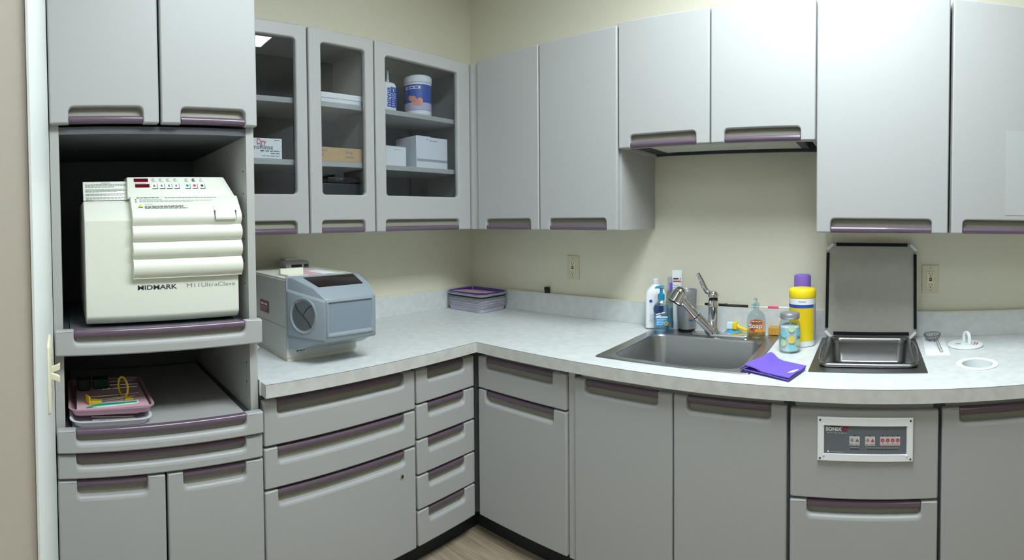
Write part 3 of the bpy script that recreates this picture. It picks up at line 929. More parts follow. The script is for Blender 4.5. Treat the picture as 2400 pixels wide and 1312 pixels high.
tag(g.build('tray_liner', 'paper_pink', None, smooth=False), 'pink paper liner spread over the pink instrument tray', 'paper')
zp -= .0020
# items lying on it
def rod(y0, x0, y1, x1, r, label, m='chrome', z=0, name='hand_instrument'):
    o = G().tube([(x0, y0, zp + r + z), ((x0 * 3 + x1) / 4, (y0 * 3 + y1) / 4, zp + r + z), ((x0 + x1 * 3) / 4, (y0 + y1 * 3) / 4, zp + r + z), (x1, y1, zp + r + z)], [r * .5, r, r, r * .5], 8).build(name, m, None)
    return tag(o, label, 'dental tool', 'instruments on the pink tray')
rod(-2.145, .568, -1.985, .546, .0030, 'steel probe nearest the green strip on the pink tray')
rod(-2.140, .538, -1.975, .520, .0032, 'steel probe behind the yellow block on the pink tray')
rod(-2.090, .468, -1.970, .453, .0034, 'steel scaler in the middle of the pink tray')
rod(-2.060, .423, -1.965, .428, .0030, 'steel scaler toward the back of the pink tray')
rod(-2.060, .388, -1.970, .383, .0034, 'steel instrument farthest back on the pink tray', 'steel')
t = thing('marker_strip', 'white strip with a green edge lying at the front of the pink tray', 'strip', (.603, -2.06, zp))
g = G().loft([[(x, y, zp + dz) for x, y in [(.620, -2.135), (.629, -2.112), (.608, -1.985), (.582, -1.985), (.594, -2.112)]] for dz in (0.0004, .0016)])
g.build('strip', 'white', t, smooth=False)
g = G().loft([[(x, y, zp + dz) for x, y in [(.6310, -2.150), (.6200, -2.118), (.6035, -1.992), (.5965, -1.992), (.602, -2.112), (.618, -2.138)]] for dz in (.0017, .0032)])
g.build('edge_band', 'green', t, smooth=False)
# yellow film holder ring
t = thing('film_holder_ring', 'yellow plastic x-ray aiming ring standing upright on the pink tray', 'dental tool', (.548, -2.02, zp))
g = G(); c = Vector((.548, -2.028, zp + .034)); R0 = .030
g.tube([c + Vector((R0 * .75 * math.cos(2 * PI * k / 26), R0 * .42 * math.cos(2 * PI * k / 26), R0 * math.sin(2 * PI * k / 26))) for k in range(27)], .0036, 8)
g.build('ring', 'yellow_plastic', t)
box('ring_foot', 'yellow_plastic', t, .560, .580, -2.026, -2.000, zp + .0003, zp + .006, .001)
rod(-2.115, .586, -2.028, .566, .0018, 'thin metal arm joining the yellow block and ring', z=.004, name='holder_arm')
t = thing('bite_block', 'yellow plastic bite block with an upright plate on the pink tray', 'dental tool', (.588, -2.12, zp))
g = G().box(-.011, .011, -.018, .020, 0.0003, .010, Matrix.Translation((.588, -2.120, zp)) @ Matrix.Rotation(-.15, 4, 'Z'))
g.build('block', 'yellow_plastic', t, bevel=.001)
g = G().box(-.016, .016, -.0022, .0022, 0.0003, .026, Matrix.Translation((.590, -2.1425, zp)) @ Matrix.Rotation(.35, 4, 'Z'))
g.build('plate', 'yellow_plastic', t, bevel=.001)
o = G().lathe([(.021, 0.0003), (.025, .038), (.026, .038), (.022, -.0 + .0015), (.001, .0015)], (.45, -2.150, zp), n=24).build('plastic_cup', 'smoke_cup', None)
tag(o, 'small smoky plastic cup at the back left of the pink tray', 'cup')
t = thing('dark_green_case', 'dark green plastic case at the back of the pink tray', 'case', (.43, -2.085, zp))
box('case_body', 'dark_green', t, .408, .452, -2.118, -2.068, zp + .0003, zp + .024, .003)
box('case_lid', 'dark_green', t, .406, .454, -2.120, -2.066, zp + .0242, zp + .031, .003)

# ================================================================== FILM PROCESSOR
def processor():
    t = thing('film_processor', 'off-white x-ray film processor with blue-grey daylight hood on the counter', 'film processor', (.29, -1.297, ZC))
    y0, y1 = -1.444, -1.150
    zt_ = 1.116
    body = G().box(.040, .510, y0, y1, ZC + .012, zt_).build('body', 'proc_body', t, bevel=.004)
    box('base_plate', 'proc_cream', t, .046, .505, y0 + .004, y1 - .004, ZC + .0004, ZC + .0118)
    box('body_seam', 'grey_plastic', body, .045, .5103, y0 - .0004, y1 + .0004, .9465, .948)
    box('top_deck', 'proc_cream', t, .044, .506, y0 + .003, y1 - .003, zt_ + .0002, zt_ + .005, .001)
    # raised ledge on the deck
    g = G().box(.385, .400, -1.415, -1.318, zt_ + .005, zt_ + .030).box(.400, .47, -1.415, -1.405, zt_ + .005, zt_ + .012)
    g.build('loading_ledge', 'proc_cream', t, bevel=.001)
    o = quad('pink_notice', 'paper_pink', t, (.445, -1.312, zt_ + .0052), Y3, (-1, 0, 0), .115, .22)
    quad('pale_sheet', 'paper', o, (.445, -1.255, zt_ + .0056), Y3, (-1, 0, 0), .06, .16)
    box('deck_edge', 'proc_cream', t, .05, .50, -1.166, -1.160, zt_ + .0051, zt_ + .009)
    # film receiver block at the rear
    rb = G().loft([[(x, y, z) for x, z in [(.05, zt_ + .0052), (.150, zt_ + .0052), (.145, zt_ + .022), (.120, zt_ + .034), (.05, zt_ + .034)]] for y in (-1.275, -1.105 - .05)]).build('film_receiver', 'proc_body', t, bevel=.004)
    box('receiver_lip', 'proc_body', rb, .06, .11, -1.262, -1.195, zt_ + .0345, zt_ + .046, .002)
    pp = Vector((.1485, 0, zt_ + .008)); uu = Vector((-.004, 0, .012)).normalized()
    quad('receiver_window', 'black', rb, pp + Vector((0, -1.250, 0)), Y3, uu, .052, .0125, lift=.001, th=.0006)
    quad('receiver_window', 'dark_green', rb, pp + Vector((0, -1.190, 0)), Y3, uu, .024, .0125, lift=.001, th=.0006)
    # side sticker
    st = quad('warning_sticker', 'maroon', body, (.262, y0 - .0002, .975), X3, Z3, .090, .045)
    fine_print('white_soft', st, (.272, y0 - .0008, 1.003), X3, Z3, [(0, .066)], .006, .008)
    fine_print('paper_pink', st, (.272, y0 - .0008, .995), X3, Z3, [(0, .07), (0, .06), (0, .05)], .006, .0022)
    # hood: back ring on the body, angled left cheek, straight right side
    YL, YR = y0 - .001, y1 - .004
    xb, xf = .5115, .655
    FL, FR = -1.364, -1.158
    prof = [(0, 1.126), (.20, 1.124), (.72, 1.094), (.80, 1.084), (.95, 1.064), (1.0, 1.058), (1.0, .922), (.96, .912), (.75, .905), (.35, .878), (0, .876)]
    left, right = [], []
    for s, z in prof:
        x = xb + (xf - xb) * s
        left.append((x, YL + (FL - YL) * (s ** 1.05), z)); right.append((x, YR + (FR - YR) * s, z))
    # upper part steps in slightly on the left cheek
    hood = G().loft([left, right]).build('hood', 'hood', t, bevel=.004, seg=2)
    # flange where hood meets body
    G().loft([[(x, y, z) for y, z in [(y0 - .003, .874), (y1 + .001, .866), (y1 + .001, 1.124), (y0 - .003, 1.130)]] for x in (.5105, .5185)]).build('hood_flange', 'hood', t, bevel=.003)
    # raised box around port on the left cheek: shallow slab
    n2 = Vector((-(FL - YL), xf - xb, 0)).normalized() * -1     # outward normal (towards -y)
    if n2.y > 0: n2 = -n2
    tdir = Vector((xf - xb, FL - YL, 0)).normalized()
    O = Vector((xb, YL, 0))
    def Q(s, z, d=0): return O + tdir * s + n2 * d + Vector((0, 0, z))
    slab = [Q(.006, .922), Q(.166, .918), Q(.166, 1.058), Q(.006, 1.088)]
    slab2 = [Q(.010, .926, .008), Q(.166, .922, .008), Q(.166, 1.050, .008), Q(.010, 1.078, .008)]
    G().loft([slab, slab2]).build('port_cheek', 'hood', hood, bevel=.003)
    pc = Q(.078, 1.000, .0085)
    MM = Matrix.Translation(pc) @ Matrix(((tdir.x, 0, n2.x, 0), (tdir.y, 0, n2.y, 0), (0, 1, 0, 0), (0, 0, 0, 1)))
    ring = []
    g = G()
    N = 36
    def el(rx, rz, d): return [MM @ Vector((rx * math.cos(2 * PI * k / N), rz * math.sin(2 * PI * k / N), d)) for k in range(N)]
    g.loft([el(.0580, .0640, -.004), el(.0560, .0620, .0025), el(.0525, .0585, .0032), el(.0495, .0555, .0005), el(.049, .055, -.004)], caps=False)
    port = g.build('port_ring', 'hood', hood)
    # four overlapping rubber petals
    for q in range(4):
        a0 = q * PI / 2 + .75
        vs = [MM @ Vector((0.000, 0.0, .0026 + .0004 * q))]
        for k in range(11):
            a = a0 + (PI / 2 + .06) * k / 10
            vs.append(MM @ Vector((.0495 * math.cos(a), .0555 * math.sin(a), -.0008)))
        G().add(vs, [(0, k, k + 1) for k in range(1, 11)]).build('iris_petal', 'iris', port, smooth=False)
        a = a0; p0 = MM @ Vector((.002, 0, .0036)); p1 = MM @ Vector((.026 * math.cos(a + .18), .029 * math.sin(a + .18), .0026)); p2 = MM @ Vector((.049 * math.cos(a), .055 * math.sin(a), .0008))
        if q != 2: G().tube([p0, p1, p2], .0011, 6).build('petal_slit', 'black', port)
    # dark viewing window on the sloping top
    sA = Vector((xb + (xf - xb) * .20, 0, 1.124)); sB = Vector((xb + (xf - xb) * .72, 0, 1.094)); nn = Vector((.030, 0, .075)).normalized()
    def TT(f, y): return sA.lerp(sB, f) + Vector((0, y, 0)) + nn * .0012
    wp = [TT(.02, -1.390), TT(.94, -1.366), TT(.94, -1.184), TT(.02, -1.182)]
    G().loft([[p - nn * .001 for p in wp], [p + nn * .0012 for p in wp]]).build('viewing_window', 'amber_window', hood, bevel=.0006)
    # recessed front panel: frame ridge with sunken plate
    yA, yB, zA, zB = -1.356, -1.178, .938, 1.049
    rg = [[(xf + .0003, y, z) for y, z in rrect(yA - .008, yB + .008, zA - .010, zB + .006, .006, 3)], [(xf + .006, y, z) for y, z in rrect(yA - .004, yB + .005, zA - .004, zB + .003, .005, 3)],
          [(xf + .006, y, z) for y, z in rrect(yA, yB, zA, zB, .003, 3)], [(xf + .0004, y, z) for y, z in rrect(yA + .004, yB - .004, zA + .008, zB - .003, .003, 3)]]
    G().loft(rg, caps=False).build('front_frame', 'hood', hood)
    box('front_plate', 'hood_panel', hood, xf + .0002, xf + .001, yA + .002, yB - .002, zA + .004, zB - .002)
    # maker's plate on the body front
    mp = quad('maker_plate', 'proc_cream', body, (.5103, -1.412, .8555), Y3, Z3, .044, .014)
    fine_print('ink', mp, (.5108, -1.409, .8612), Y3, Z3, [(0, .036)], .004, .0032)
    fine_print('ink_grey', mp, (.5108, -1.406, .857), Y3, Z3, [(0, .03)], .004, .0014)
    return t
processor()
o = G().loft([[(x, y, z + dz) for x, y, z in [(.26, -1.560, ZC + .0006), (.34, -1.500, ZC + .0006), (.30, -1.466, ZC + .014), (.22, -1.520, ZC + .014)]] for dz in (0, .0008)]).build('paper_scrap', 'paper', None, smooth=False)
tag(o, 'curled white paper scrap between tall cabinet and film processor', 'paper')

# ================================================================== TRAY STACK IN THE CORNER
names = ['bottom', 'second', 'third', 'fourth', 'fifth', 'sixth', 'seventh', 'eighth', 'ninth', 'tenth', 'eleventh', 'top']
cols = ['tray_lilac', 'tray_white', 'tray_lilac', 'tray_white', 'tray_lilac', 'tray_white', 'tray_grey', 'tray_grey', 'tray_black', 'tray_white', 'tray_lilac', 'tray_purple']
cname = {'tray_lilac': 'pale lilac', 'tray_white': 'white', 'tray_grey': 'grey', 'tray_black': 'black', 'tray_purple': 'purple'}
TM = {}
for k in range(12):
    z = ZC + .0005 + k * .0070
    if cols[k] not in TM:
        o = tray_geo(-.135, .135, -.105, .105, 0, .026, flare=.010, lip=.0065, r=.028).build('instrument_tray', cols[k], None, origin=(0, 0, 0))
        TM[cols[k]] = o.data
    else:
        o = bpy.data.objects.new('instrument_tray', TM[cols[k]]); COL.objects.link(o)
    o.location = (.170 + random.uniform(-.0015, .0015), -.137 + random.uniform(-.0015, .0015), z)
    ORG[o.name] = o.location.copy()
    pos = {0: 'lowest of', 11: 'top of'}.get(k, names[k] + ' from the bottom in')
    tag(o, f'{cname[cols[k]]} instrument tray, {pos} the corner stack', 'tray', 'tray stack in the room corner')
zz = ZC + .0005 + 11 * .0070
g = G().loft([[(x, y, zz + b + dz) for x, y, b in [(.052, -.226, .0215), (.270, -.228, .0262), (.290, -.19, .0250), (.288, -.060, .0140), (.10, -.052, .0100), (.052, -.10, .0150)]] for dz in (.0003, .0011)])
tag(g.build('tray_liner', 'paper_pink', None, smooth=False), 'pink paper liner on the purple tray topping the corner stack', 'paper')

# ================================================================== INSIDE THE GLASS CABINETS
S1, S2 = 1.8115, 1.5675          # shelf tops (two-door cabinet)
C2 = 1.5655                      # lower shelf top (corner cabinet)
t = thing('printed_carton', 'white carton with red and black print on the lower shelf behind the first glass door', 'box', (.25, -1.46, S2))
box('carton', 'white', t, .16, .297, -1.560, -1.353, S2 + .0004, S2 + .079, .001)
text('Dry', 'red', t, (.297, -1.462, S2 + .054), Y3, Z3, .032, sx=.8, bold=.0003)
text('ProRinse', 'ink', t, (.297, -1.487, S2 + .036), Y3, Z3, .025, sx=1.05)
text('NEW', 'ink', t, (.297, -1.446, S2 + .0275), Y3, Z3, .0065, bold=.0004)
fine_print('ink_grey', t, (.297, -1.425, S2 + .0275), Y3, Z3, [(0, .064), (.022, .064)], .009, .004)
fine_print('ink_light', t, (.297, -1.440, S2 + .0085), Y3, Z3, [(0, .078)], .009, .004)
fine_print('ink_grey', t, (.297, -1.386, S2 + .070), Y3, Z3, [(0, .022)], .009, .003)
t = thing('cardboard_box', 'open brown cardboard box marked Long sleeves on the lower shelf', 'box', (.24, -1.09, S2))
g = G()
x0, x1, y0, y1, z0, z1 = .17, .297, -1.215, -.962, S2 + .0004, S2 + .058
g.box(x0, x1, y0, y1, z0, z0 + .002).box(x0, x0 + .003, y0, y1, z0 + .002, z1).box(x1 - .003, x1, y0, y1, z0 + .002, z1).box(x0 + .003, x1 - .003, y0, y0 + .003, z0 + .002, z1).box(x0 + .003, x1 - .003, y1 - .003, y1, z0 + .002, z1)
g.build('carton', 'cardboard', t, smooth=False)
text('M & G', 'ink_grey', t, (.297, -1.187, S2 + .040), Y3, Z3, .0150)
text('refills', 'ink_grey', t, (.297, -1.195, S2 + .022), Y3, Z3, .0150)
text('Long', 'ink_grey', t, (.297, -1.056, S2 + .036), Y3, Z3, .0170)
text('sleeves', 'ink_grey', t, (.297, -1.056, S2 + .017), Y3, Z3, .0150, sx=.9)
o = G().loft([[(.20 + .07 * (k / 9), -1.12 + .012 * math.sin(k * 1.9) + .05 * (k / 9), S2 + .052 + .009 * abs(math.sin(k * 1.3)) + dz) for k in range(10)] for dz in (0, .004)], closed=False).build('crumpled_liner', 'paper', t)
t = thing('flat_white_box', 'flat white box on the upper shelf behind the second glass door', 'box', (.24, -1.08, S1))
box('base_tray', 'white_soft', t, .15, .292, -1.190, -.968, S1 + .0004, S1 + .017)
box('cover', 'white', t, .148, .295, -1.192, -.966, S1 + .0175, S1 + .040, .001)
t = thing('dark_bin', 'dark grey storage bin on the cabinet floor behind the second glass door', 'bin', (.2, -1.06, ZUB + .02))
z0 = ZUB + .0205
box('bin_body', 'dark_grey', t, .10, .26, -1.15, -.965, z0, z0 + .19, .004)
box('bin_lid', 'black', t, .095, .265, -1.125, -.960, z0 + .1905, z0 + .215, .004)
# spray bottle
def novus():
    c = (.245, -.792); z = S1 + .0005
    t = thing('polish_bottle', 'white spray bottle with a blue and white label on the upper shelf', 'bottle', (*c, z))
    g = G().loft([[(c[0] + .0 + x, c[1] + y, z + h) for x, y in rrect(-.018 * s, .018 * s, -.040 * s, .040 * s, .012 * s, 4)] for h, s in ((0, .96), (.003, 1), (.118, 1), (.130, .86), (.136, .45))])
    g.build('bottle_body', 'white', t)
    G().lathe([(.013, .136), (.013, .150), (.009, .156), (.0075, .176), (.006, .186), (.004, .200)], (c[0], c[1], z), n=18).build('spray_cap', 'clear', t)
    G().lathe([(.007, .137), (.006, .150), (.0035, .19)], (c[0], c[1], z), n=12).build('nozzle', 'white_soft', t)
    fx = c[0] + .0181
    lb = quad('label', 'blue', t, (fx, c[1] + .002, z + .020), Y3, Z3, .034, .092)
    text('1', 'white', lb, (fx + .0006, c[1] + .014, z + .091), Y3, Z3, .020, bold=.0008)
    fine_print('white_soft', lb, (fx + .0006, c[1] + .005, z + .080), Y3, Z3, [(0, .027), (.003, .024), (0, .027), (.006, .02), (.006, .02), (.006, .02), (.004, .022)], .0088, .0028)
    text('novus', 'blue', t, (fx + .0002, c[1] - .001, z + .020), Z3, (0, -1, 0), .031, sx=1.2, bold=.0012)
novus()
def wipes_tub():
    c = (.232, -.602); z = S1 + .0005; r = .066
    t = thing('wipes_tub', 'white wipes tub with blue label and hand picture on the upper shelf', 'tub', (*c, z))
    G().lathe([(r - .004, 0), (r - .001, .003), (r, .008), (r, .150), (r - .003, .153)], (*c, z), n=40).build('tub_body', 'white', t)
    G().lathe([(r + .0015, .1535), (r + .0025, .157), (r + .0025, .180), (r - .002, .186), (r - .02, .188), (.001, .188)], (*c, z), n=40).build('lid', 'white_soft', t)
    a = face_cam(*c)
    lb = cyl_patch('label', 'blue', t, c, r, z + .022, z + .143, a - 1.5, a + 1.5, 24)
    cyl_patch('label_stripe', 'white_soft', lb, c, r + .0005, z + .121, z + .134, a - 1.0, a + .2, 16)
    cyl_patch('label_fade', 'tray_lilac', lb, c, r + .0004, z + .023, z + .058, a - 1.3, a + 1.4, 20)
    for q0, q1 in ((-.85, -.62), (-.58, -.30), (-.22, .05)): cyl_patch('label_word', 'blue', lb, c, r + .0008, z + .124, z + .131, a + q0, a + q1, 5)
    # printed hands
    for a0, zc, w_, h_, rot in ((-.25, .066, .42, .046, .3), (.12, .060, .50, .040, -.5), (-.55, .078, .30, .026, .2)):
        g = G(); vs = []
        for k in range(18):
            q = 2 * PI * k / 18
            u_, v_ = w_ / 2 * math.cos(q), h_ / 2 * math.sin(q)
            aa = a + a0 + u_ * math.cos(rot) - v_ / .066 * math.sin(rot); zz_ = z + zc + u_ * .066 * math.sin(rot) + v_ * math.cos(rot)
            vs.append((c[0] + (r + .0018) * math.cos(aa), c[1] + (r + .0018) * math.sin(aa), zz_))
        g.add(vs, [tuple(range(18))]).build('printed_hand', 'skin_print', lb, smooth=False)
wipes_tub()
t = thing('white_carton', 'small plain white carton on the lower shelf left of the larger one', 'box', (.2, -.77, C2))
box('carton', 'white', t, .13, .255, -.842, -.697, C2 + .0004, C2 + .092, .001)
box('flap', 'white_soft', t, .135, .256, -.838, -.70, C2 + .0925, C2 + .094)
fine_print('ink_light', t, (.255, -.80, C2 + .083), Y3, Z3, [(.0, .006), (.03, .07)], .006, .003)
t = thing('white_carton', 'large white carton with a worn tape band beside the smaller one', 'box', (.19, -.54, C2))
box('carton', 'white_soft', t, .10, .262, -.640, -.438, C2 + .0004, C2 + .152, .001)
box('flap', 'white', t, .102, .262, -.636, -.55, C2 + .1525, C2 + .1545)
quad('tape_band', 'ink_light', t, (.262, -.636, C2 + .034), Y3, Z3, .196, .012)
fine_print('ink_light', t, (.262, -.575, C2 + .138), Y3, Z3, [(0, .008), (.02, .07)], .006, .005)

# ================================================================== OUTLETS AND SWITCH
def outlet(name, label, cx, cz):
    t = thing(name, label, 'outlet', (cx, -.004, cz - .058))
    box('cover_plate', 'outlet', t, cx - .0365, cx + .0365, -.0065, -.0006, cz - .0585, cz + .0585, .002)
    ins = box('receptacle', 'ivory', t, cx - .0165, cx + .0165, -.0095, -.0066, cz - .033, cz + .033, .001)
    y = -.0098
    for s in (1, -1):
        for dx in (-.006, .006):
            G().box(cx + dx - .0011, cx + dx + .0011, y - .0003, y + .0004, cz + s * .0235 - .004, cz + s * .0235 + .004).build('slot', 'ink', ins, smooth=False)
        disc('ground_hole', 'black', ins, (cx, y, cz + s * .0235 - .0095), X3, Z3, .0026)
    for dz, m in ((.0035, 'ink'), (-.0045, 'black')):
        G().box(cx - .006, cx + .006, y - .0012, y + .0004, cz + dz - .0028, cz + dz + .0028).build('test_button', m, ins, smooth=False)
    for s in (1, -1):
        G().lathe([(.0025, 0), (.002, .0008), (.0005, .001)], n=10, M=Matrix.Translation((cx, -.0065, cz + s * .048)) @ Matrix.Rotation(PI / 2, 4, 'X')).build('screw', 'ink_grey', t)
outlet('wall_outlet', 'beige electrical outlet on the wall near the room corner', .7235, 1.074)
outlet('wall_outlet', 'beige electrical outlet on the wall right of the tank lid', 2.4235, 1.0695)

t = thing('light_switch', 'ivory double light switch on the white return wall', 'light switch', (1.13, -2.2415, .99))
wy = -2.2418
g = G().loft([[(x, wy + d, z) for x, z in rrect(1.075 + i, 1.185 - i, .962 + i, 1.096 - i, .006, 3)] for d, i in ((.0002, 0), (.004, .001), (.0065, .006))])
pl = g.build('cover_plate', 'ivory', t)
for x, s in ((1.107, 1), (1.153, -1)):
    G().loft([[(x + a, wy + .0062 + d, 1.029 + b + sh) for a, b in ((-.0045, -.006), (.0045, -.006), (.0045, .006), (-.0045, .006))] for d, sh in ((0, 0), (.012, s * .004), (.017, s * .007))]).build('toggle', 'ivory', t, bevel=.001)
for x in (1.107, 1.153):
    for z in (1.0, 1.058):
        G().lathe([(.003, 0), (.002, .001), (.0005, .0012)], n=10, M=Matrix.Translation((x, wy + .0065, z)) @ Matrix.Rotation(-PI / 2, 4, 'X')).build('screw', 'ink_light', t)

# ================================================================== SINK AND FAUCET
def sink():
    t = thing('sink', 'stainless steel drop-in sink with a square bowl', 'sink', (1.5, -.35, ZC - .19))
    x0, x1, y0, y1 = 1.217, 1.786, -.617, -.076
    bx0, bx1, by0, by1 = 1.262, 1.742, -.580, -.178
    n = 6
    def rr(x0, x1, y0, y1, r, z): return [(x, y, z) for x, y in rrect(x0, x1, y0, y1, r, n)]
    z = ZC
    rings = [rr(x0, x1, y0, y1, .010, z + .0006), rr(x0 + .002, x1 - .002, y0 + .002, y1 - .002, .009, z + .004), rr(x0 + .010, x1 - .010, y0 + .010, y1 - .010, .008, z + .004),
             rr(bx0 - .004, bx1 + .004, by0 - .004, by1 + .004, .055, z + .0025), rr(bx0, bx1, by0, by1, .052, z + .001), rr(bx0 + .003, bx1 - .003, by0 + .003, by1 - .003, .050, z - .006),
             rr(bx0 + .010, bx1 - .010, by0 + .010, by1 - .010, .048, z - .130), rr(bx0 + .018, bx1 - .018, by0 + .018, by1 - .018, .045, z - .152), rr(bx0 + .045, bx1 - .045, by0 + .045, by1 - .045, .03, z - .163)]
    g = G().loft(rings, caps=False)
    nn = len(rings[0]); last = (len(rings) - 1) * nn
    g.f.append(tuple(last + i for i in range(nn)))
    g.build('bowl', 'steel', t, angle=50)
    c = (1.5, -.38, z - .1625)
    d = G().lathe([(.046, 0), (.044, .002), (.032, .0012), (.028, -.004 + .0046), (.001, .0008)], c, n=32).build('drain', 'chrome', t)
    G().lathe([(.026, .0012), (.02, .005), (.006, .008), (.004, .016), (.001, .017)], c, n=24).build('strainer', 'steel_dark', d)
sink()
def faucet():
    t = thing('faucet', 'chrome kitchen faucet with pull-out spray and raised lever', 'faucet', (1.53, -.125, ZC + .005))
    zd = ZC + .0035
    g = G()
    rg = []
    for h, s in ((0, 1), (.006, 1), (.009, .96), (.0095, .9)):
        rg.append([(1.5425 + (x - 1.5425) * s, -.1255 + (y + .1255) * s, zd + h) for x, y in rrect(1.410, 1.675, -.152, -.099, .024, 6)])
    g.loft(rg).build('deck_plate', 'chrome', t)
    cx, cy = 1.507, -.122
    G().lathe([(.030, .0098), (.029, .022), (.023, .030), (.0215, .034), (.0215, .118), (.0225, .120), (.0225, .126), (.0215, .128), (.0215, .146)], (cx, cy, zd), n=28).build('body', 'chrome', t)
    G().lathe([(.0210, .1462), (.0180, .150), (.0180, .158)], (cx, cy, zd), n=24).build('cartridge_ring', 'black', t)
    # lever cap and blade
    lv = G().lathe([(.0185, .1582), (.0235, .160), (.0235, .172), (.018, .182), (.008, .186), (.001, .1865)], (cx, cy, zd), n=28).build('lever_cap', 'chrome', t)
    pts = [(cx - .004, cy, zd + .173), (cx - .026, cy - .003, zd + .180), (cx - .040, cy - .006, zd + .202), (cx - .056, cy - .009, zd + .236), (cx - .067, cy - .011, zd + .258)]
    g = G(); rings = []
    wd = [.010, .009, .007, .006, .005]; th = [.009, .011, .0115, .0105, .009]
    for i, p in enumerate(pts):
        p = Vector(p); q = Vector(pts[min(i + 1, 4)]) - Vector(pts[max(i - 1, 0)]); q.normalize()
        s = Vector((0, 1, 0)); nrm = q.cross(s).normalized()
        rings.append([p + s * wd[i] * math.cos(a) + nrm * th[i] * math.sin(a) for a in [2 * PI * k / 14 for k in range(14)]])
    g.loft(rings).build('lever', 'chrome', t)
    # spray wand rising forward-left from the base
    p0, p1 = Vector((1.509, -.152, zd + .020)), Vector((1.388, -.205, zd + .160))
    ax = (p1 - p0).normalized()
    G().lathe([(.021, 0), (.022, .01), (.019, .03)], (0, 0, 0), n=20, M=Matrix.Translation((cx, cy - .014, zd + .010)) @ ax.to_track_quat('Z', 'Y').to_matrix().to_4x4()).build('swivel_base', 'chrome', t)
    L = (p1 - p0).length
    Mw = Matrix.Translation(p0) @ ax.to_track_quat('Z', 'Y').to_matrix().to_4x4()
    wand = G().lathe([(.0175, .0), (.0175, L * .42), (.0190, L * .43), (.0190, L * .46)], n=24, M=Mw).build('wand', 'chrome', t)
    G().lathe([(.0172, L * .462), (.0172, L * .475)], n=24, M=Mw).build('wand_ring', 'black', wand)
    G().lathe([(.0160, L * .476), (.0150, L * .75), (.0170, L * .93), (.019, L * .99)], n=24, M=Mw).build('wand_handle', 'chrome', wand)
    # spray head: a stubby bell turned downward
    hd = Vector((-.50, -.30, -1)).normalized()
    Mh = Matrix.Translation(p1 - hd * .026 + Vector((-.006, 0, .012))) @ hd.to_track_quat('Z', 'Y').to_matrix().to_4x4()
    sh = G().lathe([(.001, -.012), (.014, -.010), (.024, -.002), (.0285, .009), (.0285, .012), (.0305, .014), (.0330, .042), (.0345, .054), (.0330, .0565)], n=32, M=Mh).build('spray_head', 'chrome', t)
    G().lathe([(.031, .0567), (.0295, .0620), (.021, .063), (.019, .060), (.001, .060)], n=28, M=Mh).build('spray_face', 'black', sh)
faucet()

# ================================================================== ULTRASONIC TANK, PAN AND LID
t = thing('ultrasonic_tank', 'flat steel rim and recessed tank of the built-in ultrasonic cleaner', 'tank', (2.16, -.31, ZC - .15))
x0, x1, y0, y1 = 1.965, 2.357, -.548, -.064
ix0, ix1, iy0, iy1 = 2.012, 2.313, -.478, -.092
rg = [[(x, y, ZC + .0004) for x, y in rrect(x0, x1, y0, y1, .004, 4)], [(x, y, ZC + .0022) for x, y in rrect(x0 + .0005, x1 - .0005, y0 + .0005, y1 - .0005, .004, 4)],
      [(x, y, ZC + .0022) for x, y in rrect(ix0, ix1, iy0, iy1, .02, 4)], [(x, y, ZC - .110) for x, y in rrect(ix0 + .001, ix1 - .001, iy0 + .001, iy1 - .001, .02, 4)]]
g = G().loft(rg, caps=False)
nn = len(rg[0]); g.f.append(tuple(3 * nn + i for i in range(nn)))
g.build('rim', 'steel_dark', t)
def pan():
    t = thing('instrument_pan', 'shiny stainless steel pan with rolled edge set into the tank', 'pan', (2.16, -.285, ZC - .095))
    z = ZC + .0028
    px0, px1, py0, py1 = 1.994, 2.331, -.497, -.084
    def rr(d, zz, r): return [(x, y, zz) for x, y in rrect(px0 + d, px1 - d, py0 + d, py1 - d, r, 8)]
    # the rolled rim dips in a saddle on the two short sides where the carrying notches are
    def rim(d, h, r):
        out = []
        for x, y, zz in rr(d, z + h, r):
            f = math.exp(-((y - (-.30)) / .085) ** 4) if (x < px0 + .03 or x > px1 - .03) else 0
            out.append((x, y, zz - 0.0 * f))
        return out
    rings = [rim(.004, .0005, .03), rim(0, .003, .03), rim(-.001, .008, .03), rim(.003, .0125, .03), rim(.009, .0135, .03), rim(.016, .011, .03), rim(.020, .004, .032), rr(.022, z - .010, .034), rr(.026, z - .080, .034), rr(.034, z - .088, .03), rr(.06, z - .0895, .02)]
    g = G().loft(rings, caps=False)
    nn = len(rings[0]); last = (len(rings) - 1) * nn
    g.f.append(tuple(last + i for i in range(nn)))
    g.build('pan_body', 'steel_pan', t, angle=60)
    # folded carrying lugs at both short sides
    for s, xx in ((-1, px0), (1, px1)):
        pts = []
        for k in range(9):
            a = k / 8
            pts.append((xx + s * (.004 - .002 * math.cos(2 * PI * a)), -.43 + .25 * a, z + .010 + .010 * math.sin(PI * a) ** .5))
        G().tube([(px + s * .001, py, pz) for px, py, pz in pts], .0036, 8).build('carrying_lug', 'steel', t)
pan()
